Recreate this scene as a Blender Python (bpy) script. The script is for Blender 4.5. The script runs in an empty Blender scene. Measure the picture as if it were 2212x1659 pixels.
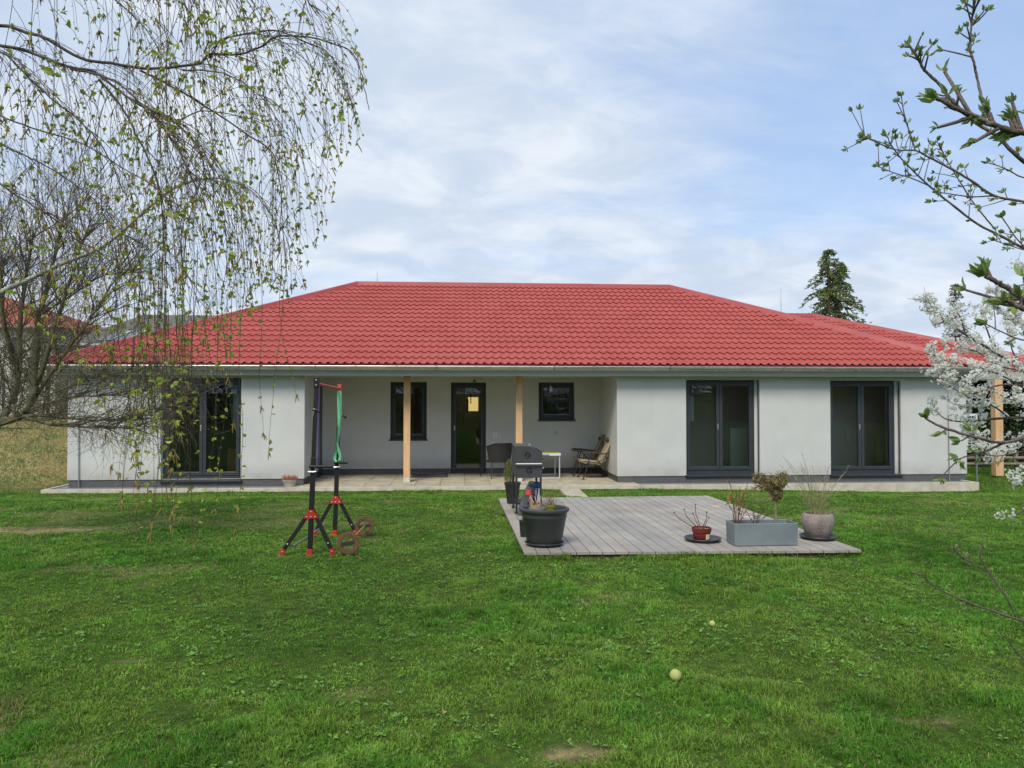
import bpy, bmesh, math, random
import numpy as np
from mathutils import Vector, Matrix, noise as mnoise
random.seed(7)
rng = np.random.default_rng(11)
sc = bpy.context.scene
col = sc.collection
R = math.radians
PI = math.pi

# ------------------------------------------------------------------ camera
FPX, CX, CY = 1628.0, 1106.0, 829.5       # focal length and centre for a 2212 px wide picture
YAW, PITCH, CAMZ = R(4.0), R(1.18), 1.6
F_ = Vector((math.sin(YAW)*math.cos(PITCH), math.cos(YAW)*math.cos(PITCH), math.sin(PITCH)))
R_ = Vector((math.cos(YAW), -math.sin(YAW), 0))
U_ = R_.cross(F_)
def ray(px, py):
    return F_ + R_*((px-CX)/FPX) + U_*((CY-py)/FPX)
def P(px, py, Y):
    d = ray(px, py); t = Y/d.y
    return Vector((d.x*t, Y, CAMZ + d.z*t))
def G(px, py, z):
    d = ray(px, py); t = (z-CAMZ)/d.z
    return Vector((d.x*t, d.y*t, z))
def X(px, Y): return P(px, 863, Y).x
def Z(px, py, Y): return P(px, py, Y).z

cam = bpy.data.cameras.new('camera'); camo = bpy.data.objects.new('camera', cam); col.objects.link(camo)
camo.location = (0, 0, CAMZ); camo.rotation_euler = (PI/2 + PITCH, 0, -YAW)
cam.sensor_width = 36; cam.lens = 36*FPX/2212; cam.clip_end = 2000; cam.clip_start = 0.05
sc.camera = camo
sc.view_settings.view_transform = 'Standard'; sc.view_settings.look = 'None'
sc.view_settings.exposure = 0.65; sc.view_settings.gamma = 1

# ------------------------------------------------------------------ materials
MATS = {}
def srgb(r, g, b):
    f = lambda c: c/12.92 if c <= .04045 else ((c+.055)/1.055)**2.4
    return (f(r/255), f(g/255), f(b/255))
def mat(name, c, rough=.7, c2=None, scale=8.0, bump=0.0, bscale=60.0, metal=0.0, stretch=(1,1,1), island=0.0,
        transl=0.0, spec=.5, detail=6.0, contrast=(.35,.65)):
    if name in MATS: return MATS[name]
    m = bpy.data.materials.new(name); m.use_nodes = True; nt = m.node_tree; nt.nodes.clear()
    N = nt.nodes.new; L = nt.links.new
    out = N('ShaderNodeOutputMaterial'); b = N('ShaderNodeBsdfPrincipled')
    b.inputs['Base Color'].default_value = (*c, 1); b.inputs['Roughness'].default_value = rough
    b.inputs['Metallic'].default_value = metal; b.inputs['Specular IOR Level'].default_value = spec
    tc = N('ShaderNodeTexCoord'); mp = N('ShaderNodeMapping'); mp.inputs['Scale'].default_value = stretch
    L(tc.outputs['Object'], mp.inputs['Vector'])
    colout = None
    if c2 is not None:
        n = N('ShaderNodeTexNoise'); n.inputs['Scale'].default_value = scale; n.inputs['Detail'].default_value = detail
        L(mp.outputs[0], n.inputs['Vector'])
        r = N('ShaderNodeValToRGB'); r.color_ramp.elements[0].position = contrast[0]; r.color_ramp.elements[1].position = contrast[1]
        r.color_ramp.elements[0].color = (*c, 1); r.color_ramp.elements[1].color = (*c2, 1)
        L(n.outputs['Fac'], r.inputs[0]); colout = r.outputs[0]
        L(colout, b.inputs['Base Color'])
    if island > 0:
        g = N('ShaderNodeNewGeometry'); mm = N('ShaderNodeMapRange')
        mm.inputs['To Min'].default_value = 1-island; mm.inputs['To Max'].default_value = 1+island
        L(g.outputs['Random Per Island'], mm.inputs['Value'])
        hs = N('ShaderNodeHueSaturation'); L(mm.outputs[0], hs.inputs['Value'])
        if colout: L(colout, hs.inputs['Color'])
        else: hs.inputs['Color'].default_value = (*c, 1)
        L(hs.outputs[0], b.inputs['Base Color']); colout = hs.outputs[0]
    if bump > 0:
        n2 = N('ShaderNodeTexNoise'); n2.inputs['Scale'].default_value = bscale; n2.inputs['Detail'].default_value = 5
        L(mp.outputs[0], n2.inputs['Vector'])
        bp = N('ShaderNodeBump'); bp.inputs['Strength'].default_value = bump; bp.inputs['Distance'].default_value = .02
        L(n2.outputs['Fac'], bp.inputs['Height']); L(bp.outputs[0], b.inputs['Normal'])
    if transl > 0:
        t = N('ShaderNodeBsdfTranslucent'); mx = N('ShaderNodeMixShader'); mx.inputs[0].default_value = transl
        if colout: L(colout, t.inputs['Color'])
        else: t.inputs['Color'].default_value = (*c, 1)
        L(b.outputs[0], mx.inputs[1]); L(t.outputs[0], mx.inputs[2]); L(mx.outputs[0], out.inputs[0])
    else:
        L(b.outputs[0], out.inputs[0])
    MATS[name] = m
    return m

# ------------------------------------------------------------------ object helpers
def tag(o, label=None, cat=None, group=None, kind=None):
    if label: o['label'] = label
    if cat: o['category'] = cat
    if group: o['group'] = group
    if kind: o['kind'] = kind
    return o
def thing(name, label, cat, loc=(0,0,0), rz=0, group=None):
    o = bpy.data.objects.new(name, None); col.objects.link(o); o.empty_display_size = .1
    o.location = loc; o.rotation_euler = (0, 0, rz)
    return tag(o, label, cat, group)
def link(name, me, m, parent=None, smooth=False, bevel=0, segs=2):
    o = bpy.data.objects.new(name, me); col.objects.link(o)
    if m: me.materials.append(m)
    if smooth:
        me.polygons.foreach_set('use_smooth', np.ones(len(me.polygons), dtype=bool))
    if parent: o.parent = parent
    if bevel > 0:
        b = o.modifiers.new('bevel', 'BEVEL'); b.width = bevel; b.segments = segs; b.limit_method = 'ANGLE'; b.angle_limit = R(35)
    return o
def copy_tree(o, parent=None):
    c = o.copy(); col.objects.link(c)
    if parent: c.parent = parent
    for ch in list(o.children): copy_tree(ch, c)
    return c
class MB:
    def __init__(s): s.v = []; s.f = []
    def add(s, vs, fs):
        n = len(s.v); s.v += [tuple(v) for v in vs]; s.f += [tuple(i+n for i in f) for f in fs]; return s
    def quad(s, a, b, c, d): return s.add([a, b, c, d], [(0,1,2,3)])
    def box(s, x0, x1, y0, y1, z0, z1):
        vs = [(x,y,z) for z in (z0,z1) for y in (y0,y1) for x in (x0,x1)]
        return s.add(vs, [(0,2,3,1),(4,5,7,6),(0,1,5,4),(2,6,7,3),(0,4,6,2),(1,3,7,5)])
    def beam(s, p0, p1, w, h=None, up=(0,0,1)):
        h = h or w; p0 = Vector(p0); p1 = Vector(p1); d = (p1-p0).normalized()
        u = Vector(up)
        if abs(d.dot(u)) > .98: u = Vector((0,1,0))
        a = d.cross(u).normalized(); b = a.cross(d).normalized()
        vs = []
        for p in (p0, p1):
            for i, j in ((-1,-1),(1,-1),(1,1),(-1,1)): vs.append(p + a*(i*w/2) + b*(j*h/2))
        return s.add(vs, [(3,2,1,0),(4,5,6,7),(0,1,5,4),(1,2,6,5),(2,3,7,6),(3,0,4,7)])
    def tube(s, pts, r, n=8, caps=True):
        pts = [Vector(p) for p in pts]; k = len(pts)
        rs = r if isinstance(r, (list, tuple)) else [r]*k
        base = len(s.v); prev = None
        for i, p in enumerate(pts):
            d = (pts[min(i+1,k-1)] - pts[max(i-1,0)])
            d = d.normalized() if d.length > 1e-9 else Vector((0,0,1))
            if prev is None:
                u = Vector((0,0,1)) if abs(d.z) < .9 else Vector((1,0,0))
                a = d.cross(u).normalized()
            else:
                a = (prev - d*prev.dot(d)); a = a.normalized() if a.length > 1e-6 else d.orthogonal().normalized()
            prev = a; b = d.cross(a)
            for j in range(n):
                t = 2*PI*j/n; q = p + (a*math.cos(t) + b*math.sin(t))*rs[i]; s.v.append(tuple(q))
        for i in range(k-1):
            for j in range(n):
                j2 = (j+1) % n
                s.f.append((base+i*n+j, base+i*n+j2, base+(i+1)*n+j2, base+(i+1)*n+j))
        if caps and n > 2:
            s.f.append(tuple(base+j for j in range(n))[::-1]); s.f.append(tuple(base+(k-1)*n+j for j in range(n)))
        return s
    def lathe(s, prof, cx=0, cy=0, n=32, close=False):
        base = len(s.v); k = len(prof)
        for (r, z) in prof:
            for j in range(n):
                t = 2*PI*j/n; s.v.append((cx + r*math.cos(t), cy + r*math.sin(t), z))
        for i in range(k-1 if not close else k):
            i2 = (i+1) % k
            for j in range(n):
                j2 = (j+1) % n
                s.f.append((base+i*n+j, base+i*n+j2, base+i2*n+j2, base+i2*n+j))
        return s
    def disc(s, c, r, n=24, axis='z'):
        c = Vector(c); vs = []
        for j in range(n):
            t = 2*PI*j/n; a, b = r*math.cos(t), r*math.sin(t)
            vs.append(c + Vector({'z':(a,b,0),'y':(a,0,b),'x':(0,a,b)}[axis]))
        return s.add(vs, [tuple(range(n))])
    def prism(s, poly, a, b, f):
        """poly: 2D outline; f(u, v, t) maps to 3D; extruded between t=a and t=b"""
        n = len(poly); vs = [f(u, v, a) for u, v in poly] + [f(u, v, b) for u, v in poly]
        fs = [tuple(range(n))[::-1], tuple(range(n, 2*n))] + [(i, (i+1)%n, n+(i+1)%n, n+i) for i in range(n)]
        return s.add(vs, fs)
    def blob(s, c, r, n=8, m=6, jit=0):
        c = Vector(c); rr = Vector(r) if not isinstance(r, (int, float)) else Vector((r,r,r)); base = len(s.v)
        for i in range(m+1):
            th = PI*i/m
            for j in range(n):
                t = 2*PI*j/n; k = 1 + (random.random()-.5)*jit
                s.v.append((c.x+rr.x*math.sin(th)*math.cos(t)*k, c.y+rr.y*math.sin(th)*math.sin(t)*k, c.z-rr.z*math.cos(th)*k))
        for i in range(m):
            for j in range(n):
                j2=(j+1)%n; s.f.append((base+i*n+j, base+i*n+j2, base+(i+1)*n+j2, base+(i+1)*n+j))
        return s
    def build(s, name, m, parent=None, smooth=False, bevel=0, segs=2, fix=True):
        me = bpy.data.meshes.new(name); me.from_pydata(s.v, [], s.f)
        if fix:
            bm = bmesh.new(); bm.from_mesh(me); bmesh.ops.recalc_face_normals(bm, faces=bm.faces)
            if smooth:
                for e in bm.edges:
                    if len(e.link_faces) == 2 and e.calc_face_angle(0) > R(42): e.smooth = False
            bm.to_mesh(me); bm.free()
        return link(name, me, m, parent, smooth, bevel, segs)
def np_mesh(name, V, F, m, parent=None, smooth=False, colors=None):
    """V (n,3) array, F (k,3|4) array of equal-sided faces"""
    me = bpy.data.meshes.new(name); n, k, q = len(V), len(F), F.shape[1]
    me.vertices.add(n); me.vertices.foreach_set('co', V.astype(np.float32).ravel())
    me.loops.add(k*q); me.loops.foreach_set('vertex_index', F.astype(np.int32).ravel())
    me.polygons.add(k); me.polygons.foreach_set('loop_start', (np.arange(k)*q).astype(np.int32))
    me.polygons.foreach_set('loop_total', np.full(k, q, dtype=np.int32))
    me.update(calc_edges=True)
    if not smooth: me.shade_flat()
    if colors is not None:
        a = me.color_attributes.new('tint', 'FLOAT_COLOR', 'POINT')
        a.data.foreach_set('color', np.hstack([colors, np.ones((n,1))]).astype(np.float32).ravel())
    return link(name, me, m, parent, smooth)
def tint_mat(name, rough=.6, transl=.3, spec=.3):
    m = bpy.data.materials.new(name); m.use_nodes = True; nt = m.node_tree; nt.nodes.clear()
    N = nt.nodes.new; L = nt.links.new
    out = N('ShaderNodeOutputMaterial'); b = N('ShaderNodeBsdfPrincipled'); a = N('ShaderNodeAttribute'); a.attribute_name = 'tint'
    b.inputs['Roughness'].default_value = rough; b.inputs['Specular IOR Level'].default_value = spec
    t = N('ShaderNodeBsdfTranslucent'); mx = N('ShaderNodeMixShader'); mx.inputs[0].default_value = transl
    L(a.outputs['Color'], b.inputs['Base Color']); L(a.outputs['Color'], t.inputs['Color'])
    L(b.outputs[0], mx.inputs[1]); L(t.outputs[0], mx.inputs[2]); L(mx.outputs[0], out.inputs[0])
    return m
_lat = {}
def vnoise(x, y, scale, seed=0):
    """smooth 2D value noise 0..1"""
    if seed not in _lat: _lat[seed] = np.random.default_rng(1000+seed).random((256,256))
    A = _lat[seed]; u = np.asarray(x)/scale + 100; v = np.asarray(y)/scale + 100
    i = np.floor(u).astype(int); j = np.floor(v).astype(int); a = u-i; b = v-j
    a = a*a*(3-2*a); b = b*b*(3-2*b); i0=i%256; i1=(i+1)%256; j0=j%256; j1=(j+1)%256
    return (A[i0,j0]*(1-a)+A[i1,j0]*a)*(1-b) + (A[i0,j1]*(1-a)+A[i1,j1]*a)*b
def sstep(t): t = np.clip(t, 0, 1); return t*t*(3-2*t)

# ------------------------------------------------------------------ terrain height
PATIO = -.37
def gz(x, y):
    x = np.asarray(x, float); y = np.asarray(y, float)
    z = -.009*y - .30*sstep((y-12.7)/4.2)
    z = z - .13*sstep((x-3)/9)*sstep((y-11)/6)
    z = np.where(y > 17.3, np.minimum(z, -.45 + 0*z), z) if False else z
    z = np.maximum(z, -.62)
    hill = sstep((-8.9-x)/2.6)
    z = z + hill*.155*np.clip(y-16.9, 0, 9.5)
    z = z + .018*(vnoise(x, y, 1.7, 3)-.5) + .008*(vnoise(x, y, .45, 4)-.5)
    return z
def gz1(x, y): return float(gz(x, y))
# ------------------------------------------------------------------ sky and sun
w = bpy.data.worlds.new('World'); sc.world = w; w.use_nodes = True
nt = w.node_tree; nt.nodes.clear(); N = nt.nodes.new; L = nt.links.new
SUN_EL, SUN_AZ = R(48), R(200)      # azimuth clockwise from +Y: behind the camera, a little left
out = N('ShaderNodeOutputWorld'); bg = N('ShaderNodeBackground'); bg.inputs['Strength'].default_value = .12
sky = N('ShaderNodeTexSky'); sky.sky_type = 'NISHITA'; sky.sun_disc = False
sky.sun_elevation = SUN_EL; sky.sun_rotation = SUN_AZ; sky.air_density = 1.0; sky.dust_density = .6; sky.ozone_density = 2.0
tc = N('ShaderNodeTexCoord'); sx = N('ShaderNodeSeparateXYZ'); L(tc.outputs['Generated'], sx.inputs[0])
def math_(op, a, b=None, clamp=False):
    n = N('ShaderNodeMath'); n.operation = op; n.use_clamp = clamp
    for i, v in enumerate((a, b)):
        if v is None: continue
        if isinstance(v, (int, float)): n.inputs[i].default_value = v
        else: L(v, n.inputs[i])
    return n.outputs[0]
dz = math_('ADD', math_('MAXIMUM', sx.outputs['Z'], 0.0), .26)
cu = math_('DIVIDE', sx.outputs['X'], dz); cv = math_('DIVIDE', sx.outputs['Y'], dz)
cb = N('ShaderNodeCombineXYZ'); L(cu, cb.inputs[0]); L(cv, cb.inputs[1])
def wnoise(scale, detail, rough, loc, stretch=(1,1,1), rot=0, dist=0.0):
    mp = N('ShaderNodeMapping'); mp.inputs['Location'].default_value = loc; mp.inputs['Scale'].default_value = stretch
    mp.inputs['Rotation'].default_value = (0,0,rot); L(cb.outputs[0], mp.inputs[0])
    n = N('ShaderNodeTexNoise'); n.inputs['Scale'].default_value = scale; n.inputs['Detail'].default_value = detail
    n.inputs['Roughness'].default_value = rough; n.inputs['Distortion'].default_value = dist; L(mp.outputs[0], n.inputs['Vector'])
    return n.outputs['Fac']
def ramp(f, p0, p1, c0=0.0, c1=1.0):
    m = N('ShaderNodeMapRange'); m.interpolation_type = 'SMOOTHSTEP'; L(f, m.inputs[0])
    m.inputs[1].default_value = p0; m.inputs[2].default_value = p1; m.inputs[3].default_value = c0; m.inputs[4].default_value = c1
    return m.outputs[0]
big = wnoise(.55, 3, .5, (.4, 2.1, 0), (1.0,1.0,1), R(25), .3)
wisp = wnoise(2.3, 9, .62, (4.0, 1.0, 0), (.55, 1.5, 1), R(-38), .8)
fine = wnoise(4.6, 10, .58, (2.0, 7.0, 0), (.95, 1.15, 1), R(-32), .35)
# a clear patch high up on the right, cloud cover elsewhere
azx = math_('SUBTRACT', cu, math_('MULTIPLY', cv, .22))
clear = math_('MULTIPLY', ramp(azx, -.25, .55), ramp(sx.outputs['Z'], .13, .33))
cov = math_('ADD', math_('ADD', math_('MULTIPLY', big, .75), math_('MULTIPLY', wisp, .65)), math_('MULTIPLY', clear, -.31))
cover = ramp(cov, .34, .74, .22, 1.0)
lit = ramp(fine, .34, .72)
cm = N('ShaderNodeMix'); cm.data_type = 'RGBA'; L(lit, cm.inputs['Factor'])
cm.inputs['A'].default_value = (3.25, 3.8, 4.6, 1); cm.inputs['B'].default_value = (4.4, 4.75, 5.2, 1)
blue = N('ShaderNodeMix'); blue.data_type = 'RGBA'; blue.inputs['Factor'].default_value = .62
L(sky.outputs[0], blue.inputs['A']); blue.inputs['B'].default_value = (2.0, 3.0, 4.85, 1)
fm = N('ShaderNodeMix'); fm.data_type = 'RGBA'; L(cover, fm.inputs['Factor'])
L(blue.outputs['Result'], fm.inputs['A']); L(cm.outputs['Result'], fm.inputs['B'])
L(fm.outputs['Result'], bg.inputs['Color']); L(bg.outputs[0], out.inputs[0])
sun = bpy.data.lights.new('sun', 'SUN'); sun.energy = 1.9; sun.angle = R(20); sun.color = (1, .93, .80)
so = bpy.data.objects.new('sun', sun); col.objects.link(so)
sd = Vector((math.sin(SUN_AZ)*math.cos(SUN_EL), math.cos(SUN_AZ)*math.cos(SUN_EL), math.sin(SUN_EL)))
so.rotation_euler = sd.to_track_quat('Z', 'Y').to_euler(); so.location = sd*50
# ------------------------------------------------------------------ ground sheet, gravel, patio, kerbs
def ground_mat():
    m = bpy.data.materials.new('ground_soil_grass'); m.use_nodes = True; nt = m.node_tree; nt.nodes.clear()
    N = nt.nodes.new; L = nt.links.new
    out = N('ShaderNodeOutputMaterial'); b = N('ShaderNodeBsdfPrincipled'); b.inputs['Roughness'].default_value = .95
    b.inputs['Specular IOR Level'].default_value = .1
    a = N('ShaderNodeAttribute'); a.attribute_name = 'tint'
    tc = N('ShaderNodeTexCoord'); n = N('ShaderNodeTexNoise'); n.inputs['Scale'].default_value = 14; n.inputs['Detail'].default_value = 8
    L(tc.outputs['Object'], n.inputs['Vector'])
    mr = N('ShaderNodeMapRange'); L(n.outputs['Fac'], mr.inputs[0]); mr.inputs[1].default_value = .3; mr.inputs[2].default_value = .7
    mr.inputs[3].default_value = .55; mr.inputs[4].default_value = 1.4
    hs = N('ShaderNodeHueSaturation'); L(mr.outputs[0], hs.inputs['Value']); L(a.outputs['Color'], hs.inputs['Color'])
    L(hs.outputs[0], b.inputs['Base Color'])
    bp = N('ShaderNodeBump'); bp.inputs['Strength'].default_value = .8; bp.inputs['Distance'].default_value = .03
    L(n.outputs['Fac'], bp.inputs['Height']); L(bp.outputs[0], b.inputs['Normal']); L(b.outputs[0], out.inputs[0])
    return m
def lawn_masks(x, y):
    """dry: straw patches; lush: dark strong grass (real colour differences of the turf)"""
    dry = sstep((vnoise(x, y, 1.3, 7)*.6 + vnoise(x, y, .35, 8)*.4 - .66)/.12)
    def spot(px, py, rx, ry, z=-.05):
        c = G(px, py, z); return np.clip(1.25 - np.sqrt(((x-c.x)/rx)**2 + ((y-c.y)/ry)**2), 0, 1)
    sp = 1.25*spot(1250, 1640, .16, .10) + .8*spot(60, 1140, 1.1, .35) + .35*spot(430, 1180, .4, .2) + .35*spot(280, 1432, .15, .07) + .4*spot(1290, 1300, .35, .1)+ .35*spot(760,1500,.2,.08)+.35*spot(2000,1570,.25,.08)
    dry = np.clip(np.maximum(dry*.35, sstep(sp*1.6*(.45+vnoise(x, y, .09, 9)))), 0, 1)
    lush = sstep((vnoise(x, y, .9, 12)*.6 + vnoise(x, y, .28, 13)*.4 - .45)/.22)
    hill = sstep((-9.3-x)/.7)*sstep((y-17.2)/1.8)
    return dry, lush, hill
xs = np.concatenate([np.linspace(-1500,-60,10)[:-1], np.linspace(-60,-14,30)[:-1], np.linspace(-14,16,240)[:-1], np.linspace(16,60,30)[:-1], np.linspace(60,1500,10)])
ys = np.concatenate([np.linspace(-1500,-20,10)[:-1], np.linspace(-20,1,30)[:-1], np.linspace(1,30,250)[:-1], np.linspace(30,80,30)[:-1], np.linspace(80,1500,12)])
gx, gy = np.meshgrid(xs, ys); gzv = gz(gx, gy)
gV = np.stack([gx.ravel(), gy.ravel(), gzv.ravel()], 1)
nx, ny = len(xs), len(ys)
ii, jj = np.meshgrid(np.arange(nx-1), np.arange(ny-1)); b0 = (jj*nx+ii).ravel()
gF = np.stack([b0, b0+1, b0+nx+1, b0+nx], 1)
dry, lush, hill = lawn_masks(gV[:,0], gV[:,1])
base = np.array([.048,.082,.013])*np.ones((len(gV),1))
straw = np.array([.30,.23,.12]); tan = np.array([.30,.25,.11])
gc = base*(1-dry[:,None]*.75) + straw*dry[:,None]*.75
gc = gc*(1-hill[:,None]) + tan*hill[:,None]
lawn = np_mesh('lawn', gV, gF, ground_mat(), smooth=True, colors=gc); tag(lawn, kind='structure')

EAVE_Y, WALL_Y, BACK_Y, KERB_Y = 17.32, 17.70, 20.05, 17.15
XL, XR = X(147, WALL_Y), X(2087, WALL_Y)
XRL, XRR = X(658, WALL_Y), X(1333, WALL_Y)          # the recess
concrete = mat('concrete_kerb', (.46,.42,.34), .9, (.60,.56,.47), 5, .3, 90)
slabm = mat('sandstone_slab', (.36,.31,.22), .85, (.56,.50,.38), 3.5, .3, 60, contrast=(.3,.7))
# kerb round the house
kxl, kxr = X(90, KERB_Y), X(2113, KERB_Y)
kb = MB()
def kerb_strip(x0, x1, y0, y1, z0=-.8, z1=PATIO):
    n = max(1, round(max(x1-x0, y1-y0)/1.0))
    for i in range(n):
        if x1-x0 > y1-y0: kb.box(x0+(x1-x0)*i/n+.002, x0+(x1-x0)*(i+1)/n-.002, y0, y1, z0, z1 + random.uniform(-.002,.002))
        else: kb.box(x0, x1, y0+(y1-y0)*i/n+.002, y0+(y1-y0)*(i+1)/n-.002, z0, z1+random.uniform(-.002,.002))
kerb_strip(kxl, kxr, KERB_Y, KERB_Y+.07)
kerb_strip(kxl, kxl+.07, KERB_Y+.08, 19.3); kerb_strip(kxr-.07, kxr, KERB_Y+.08, 19.3)
k = kb.build('kerb', concrete, bevel=.004); tag(k, kind='structure')
# gravel bed between kerb and plinth
gm = mat('grey_gravel', (.10,.105,.11), .9, (.36,.37,.38), 45, 1.0, 70, detail=4)
gb = MB(); gb.box(kxl+.075, XRL-.35, KERB_Y+.075, 19.2, -.8, PATIO-.025); gb.box(XRR+.45, kxr-.075, KERB_Y+.075, 19.2, -.8, PATIO-.025)
g = gb.build('gravel_bed', gm); tag(g, kind='structure')
# patio slabs
pb = MB(); sx0, sx1 = XRL-.33, XRR+.43
nrow, ncol = 5, 15
yy = [KERB_Y+.075, 17.75, 18.32, 18.9, 19.48, BACK_Y+.3]
for r_ in range(5):
    off = 0
    n = 14
    for c_ in range(n):
        x0 = sx0 + (sx1-sx0)*c_/n + .004; x1 = sx0 + (sx1-sx0)*(c_+1)/n - .004
        if r_ > 0:                       # inside the recess only
            x0 = max(x0, XRL-.05); x1 = min(x1, XRR+.05)
            if x1-x0 < .1: continue
        pb.box(x0, x1, yy[r_]+.004, yy[r_+1]-.004, PATIO-.05, PATIO+random.uniform(-.003,.003))
pat = pb.build('patio', slabm, bevel=.004); tag(pat, kind='structure')
pu = MB(); pu.box(sx0, sx1, KERB_Y+.073, BACK_Y+.3, -.8, PATIO-.02)
o = pu.build('patio_bed', mat('joint_sand', (.10,.085,.06), .95, (.16,.14,.1), 30)); tag(o, kind='structure')
# stepping slab in the lawn
q = [(G(1209,1057.5,-.33)), (G(1251,1057.5,-.33)), (G(1270,1075,-.155)), (G(1224,1075,-.155))]
sb = MB(); t = [p + Vector((0,0,.02)) for p in q]; b = [p - Vector((0,0,.12)) for p in q]
sb.add(t+b, [(0,1,2,3),(7,6,5,4),(0,4,5,1),(1,5,6,2),(2,6,7,3),(3,7,4,0)])
o = sb.build('stepping_slab', slabm, bevel=.004)
tag(o, 'pale sandstone stepping slab laid in the grass between deck and patio', 'paving slab')
# ------------------------------------------------------------------ the bungalow
render = mat('render_plaster', (.69,.70,.685), .92, (.745,.755,.74), 1.6, .9, 170)
plinthm = mat('plinth_render', (.085,.088,.092), .9, (.12,.122,.125), 30, .5, 200)
def wall_dirt(m):
    nt = m.node_tree; N = nt.nodes.new; L = nt.links.new; b = [n for n in nt.nodes if n.type == 'BSDF_PRINCIPLED'][0]; src = b.inputs['Base Color'].links[0].from_socket
    tc = N('ShaderNodeTexCoord'); s = N('ShaderNodeSeparateXYZ'); L(tc.outputs['Object'], s.inputs[0])
    r = N('ShaderNodeMapRange'); r.interpolation_type = 'SMOOTHSTEP'; L(s.outputs['Z'], r.inputs[0]); r.inputs[1].default_value = .22; r.inputs[2].default_value = -.24; r.inputs[3].default_value = 0; r.inputs[4].default_value = 1
    n = N('ShaderNodeTexNoise'); n.inputs['Scale'].default_value = 5; n.inputs['Detail'].default_value = 8; L(tc.outputs['Object'], n.inputs['Vector'])
    mp = N('ShaderNodeMapping'); mp.inputs['Scale'].default_value = (4, 4, .25); L(tc.outputs['Object'], mp.inputs[0]); n2 = N('ShaderNodeTexNoise'); n2.inputs['Scale'].default_value = 1.6; n2.inputs['Detail'].default_value = 6; L(mp.outputs[0], n2.inputs['Vector'])
    r2 = N('ShaderNodeMapRange'); L(n2.outputs['Fac'], r2.inputs[0]); r2.inputs[1].default_value = .52; r2.inputs[2].default_value = .75; r2.inputs[4].default_value = .05
    m1 = N('ShaderNodeMath'); m1.operation = 'MULTIPLY'; L(r.outputs[0], m1.inputs[0]); L(n.outputs['Fac'], m1.inputs[1])
    m2 = N('ShaderNodeMath'); m2.operation = 'ADD'; m2.use_clamp = True; L(m1.outputs[0], m2.inputs[0]); L(r2.outputs[0], m2.inputs[1])
    mx = N('ShaderNodeMix'); mx.data_type = 'RGBA'; L(m2.outputs[0], mx.inputs['Factor']); L(src, mx.inputs['A']); mx.inputs['B'].default_value = (.42,.40,.35,1); L(mx.outputs['Result'], b.inputs['Base Color'])
wall_dirt(render)
anth = mat('anthracite_frame', (.033,.039,.049), .42, (.039,.045,.056), 4)
fasc = mat('fascia_board', (.36,.375,.335), .6, (.40,.41,.37), 2, .1, 50, stretch=(.3,1,8))
soff = mat('soffit_board', (.42,.42,.385), .8, (.48,.48,.44), 2)
zinc = mat('zinc_gutter', (.50,.50,.48), .35, (.66,.66,.64), 3, metal=.55)
redm = mat('red_steel_tiles', (.34,.064,.054), .6, (.405,.09,.077), 1.3, .15, 220, spec=.25, detail=9, contrast=(.25,.75))
redcap = mat('red_ridge_metal', (.30,.045,.045), .4, (.36,.06,.06), 2)
pine = mat('pine_post', (.74,.48,.28), .7, (.62,.36,.17), 5, .1, 40, stretch=(3,3,.35))
white = mat('white_plastic', (.75,.76,.75), .5)
steel = mat('bright_steel', (.55,.57,.6), .35, metal=.8)
blk = mat('black_metal', (.018,.018,.02), .45, (.03,.03,.032), 20)
def glass_mat():
    m = bpy.data.materials.new('window_glass'); m.use_nodes = True; nt = m.node_tree; nt.nodes.clear()
    N = nt.nodes.new; L = nt.links.new
    out = N('ShaderNodeOutputMaterial'); t = N('ShaderNodeBsdfTransparent'); t.inputs[0].default_value = (.86,.90,.88,1)
    g = N('ShaderNodeBsdfGlossy'); g.inputs['Roughness'].default_value = .01; g.inputs[0].default_value = (.9,.95,1,1)
    f = N('ShaderNodeFresnel'); f.inputs[0].default_value = 1.6; mx = N('ShaderNodeMixShader')
    mm = N('ShaderNodeMath'); mm.operation = 'MULTIPLY'; mm.inputs[1].default_value = 1.45; mm.use_clamp = True
    tc = N('ShaderNodeTexCoord'); n = N('ShaderNodeTexNoise'); n.inputs['Scale'].default_value = 1.3
    bp = N('ShaderNodeBump'); bp.inputs['Strength'].default_value = .02; L(tc.outputs['Object'], n.inputs['Vector']); L(n.outputs['Fac'], bp.inputs['Height'])
    L(bp.outputs[0], g.inputs['Normal'])
    L(f.outputs[0], mm.inputs[0]); L(mm.outputs[0], mx.inputs[0]); L(t.outputs[0], mx.inputs[1]); L(g.outputs[0], mx.inputs[2]); L(mx.outputs[0], out.inputs[0])
    return m
glassm = glass_mat()
H = thing('bungalow', 'white rendered bungalow under a red hipped metal tile roof', 'house')
ZP = Z(1106, 1030.5, WALL_Y)                      # top of plinth
ZW = Z(1106, 808, WALL_Y)                         # top of wall (hidden behind the fascia)
ZC = 2.13                                         # recess ceiling
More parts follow.
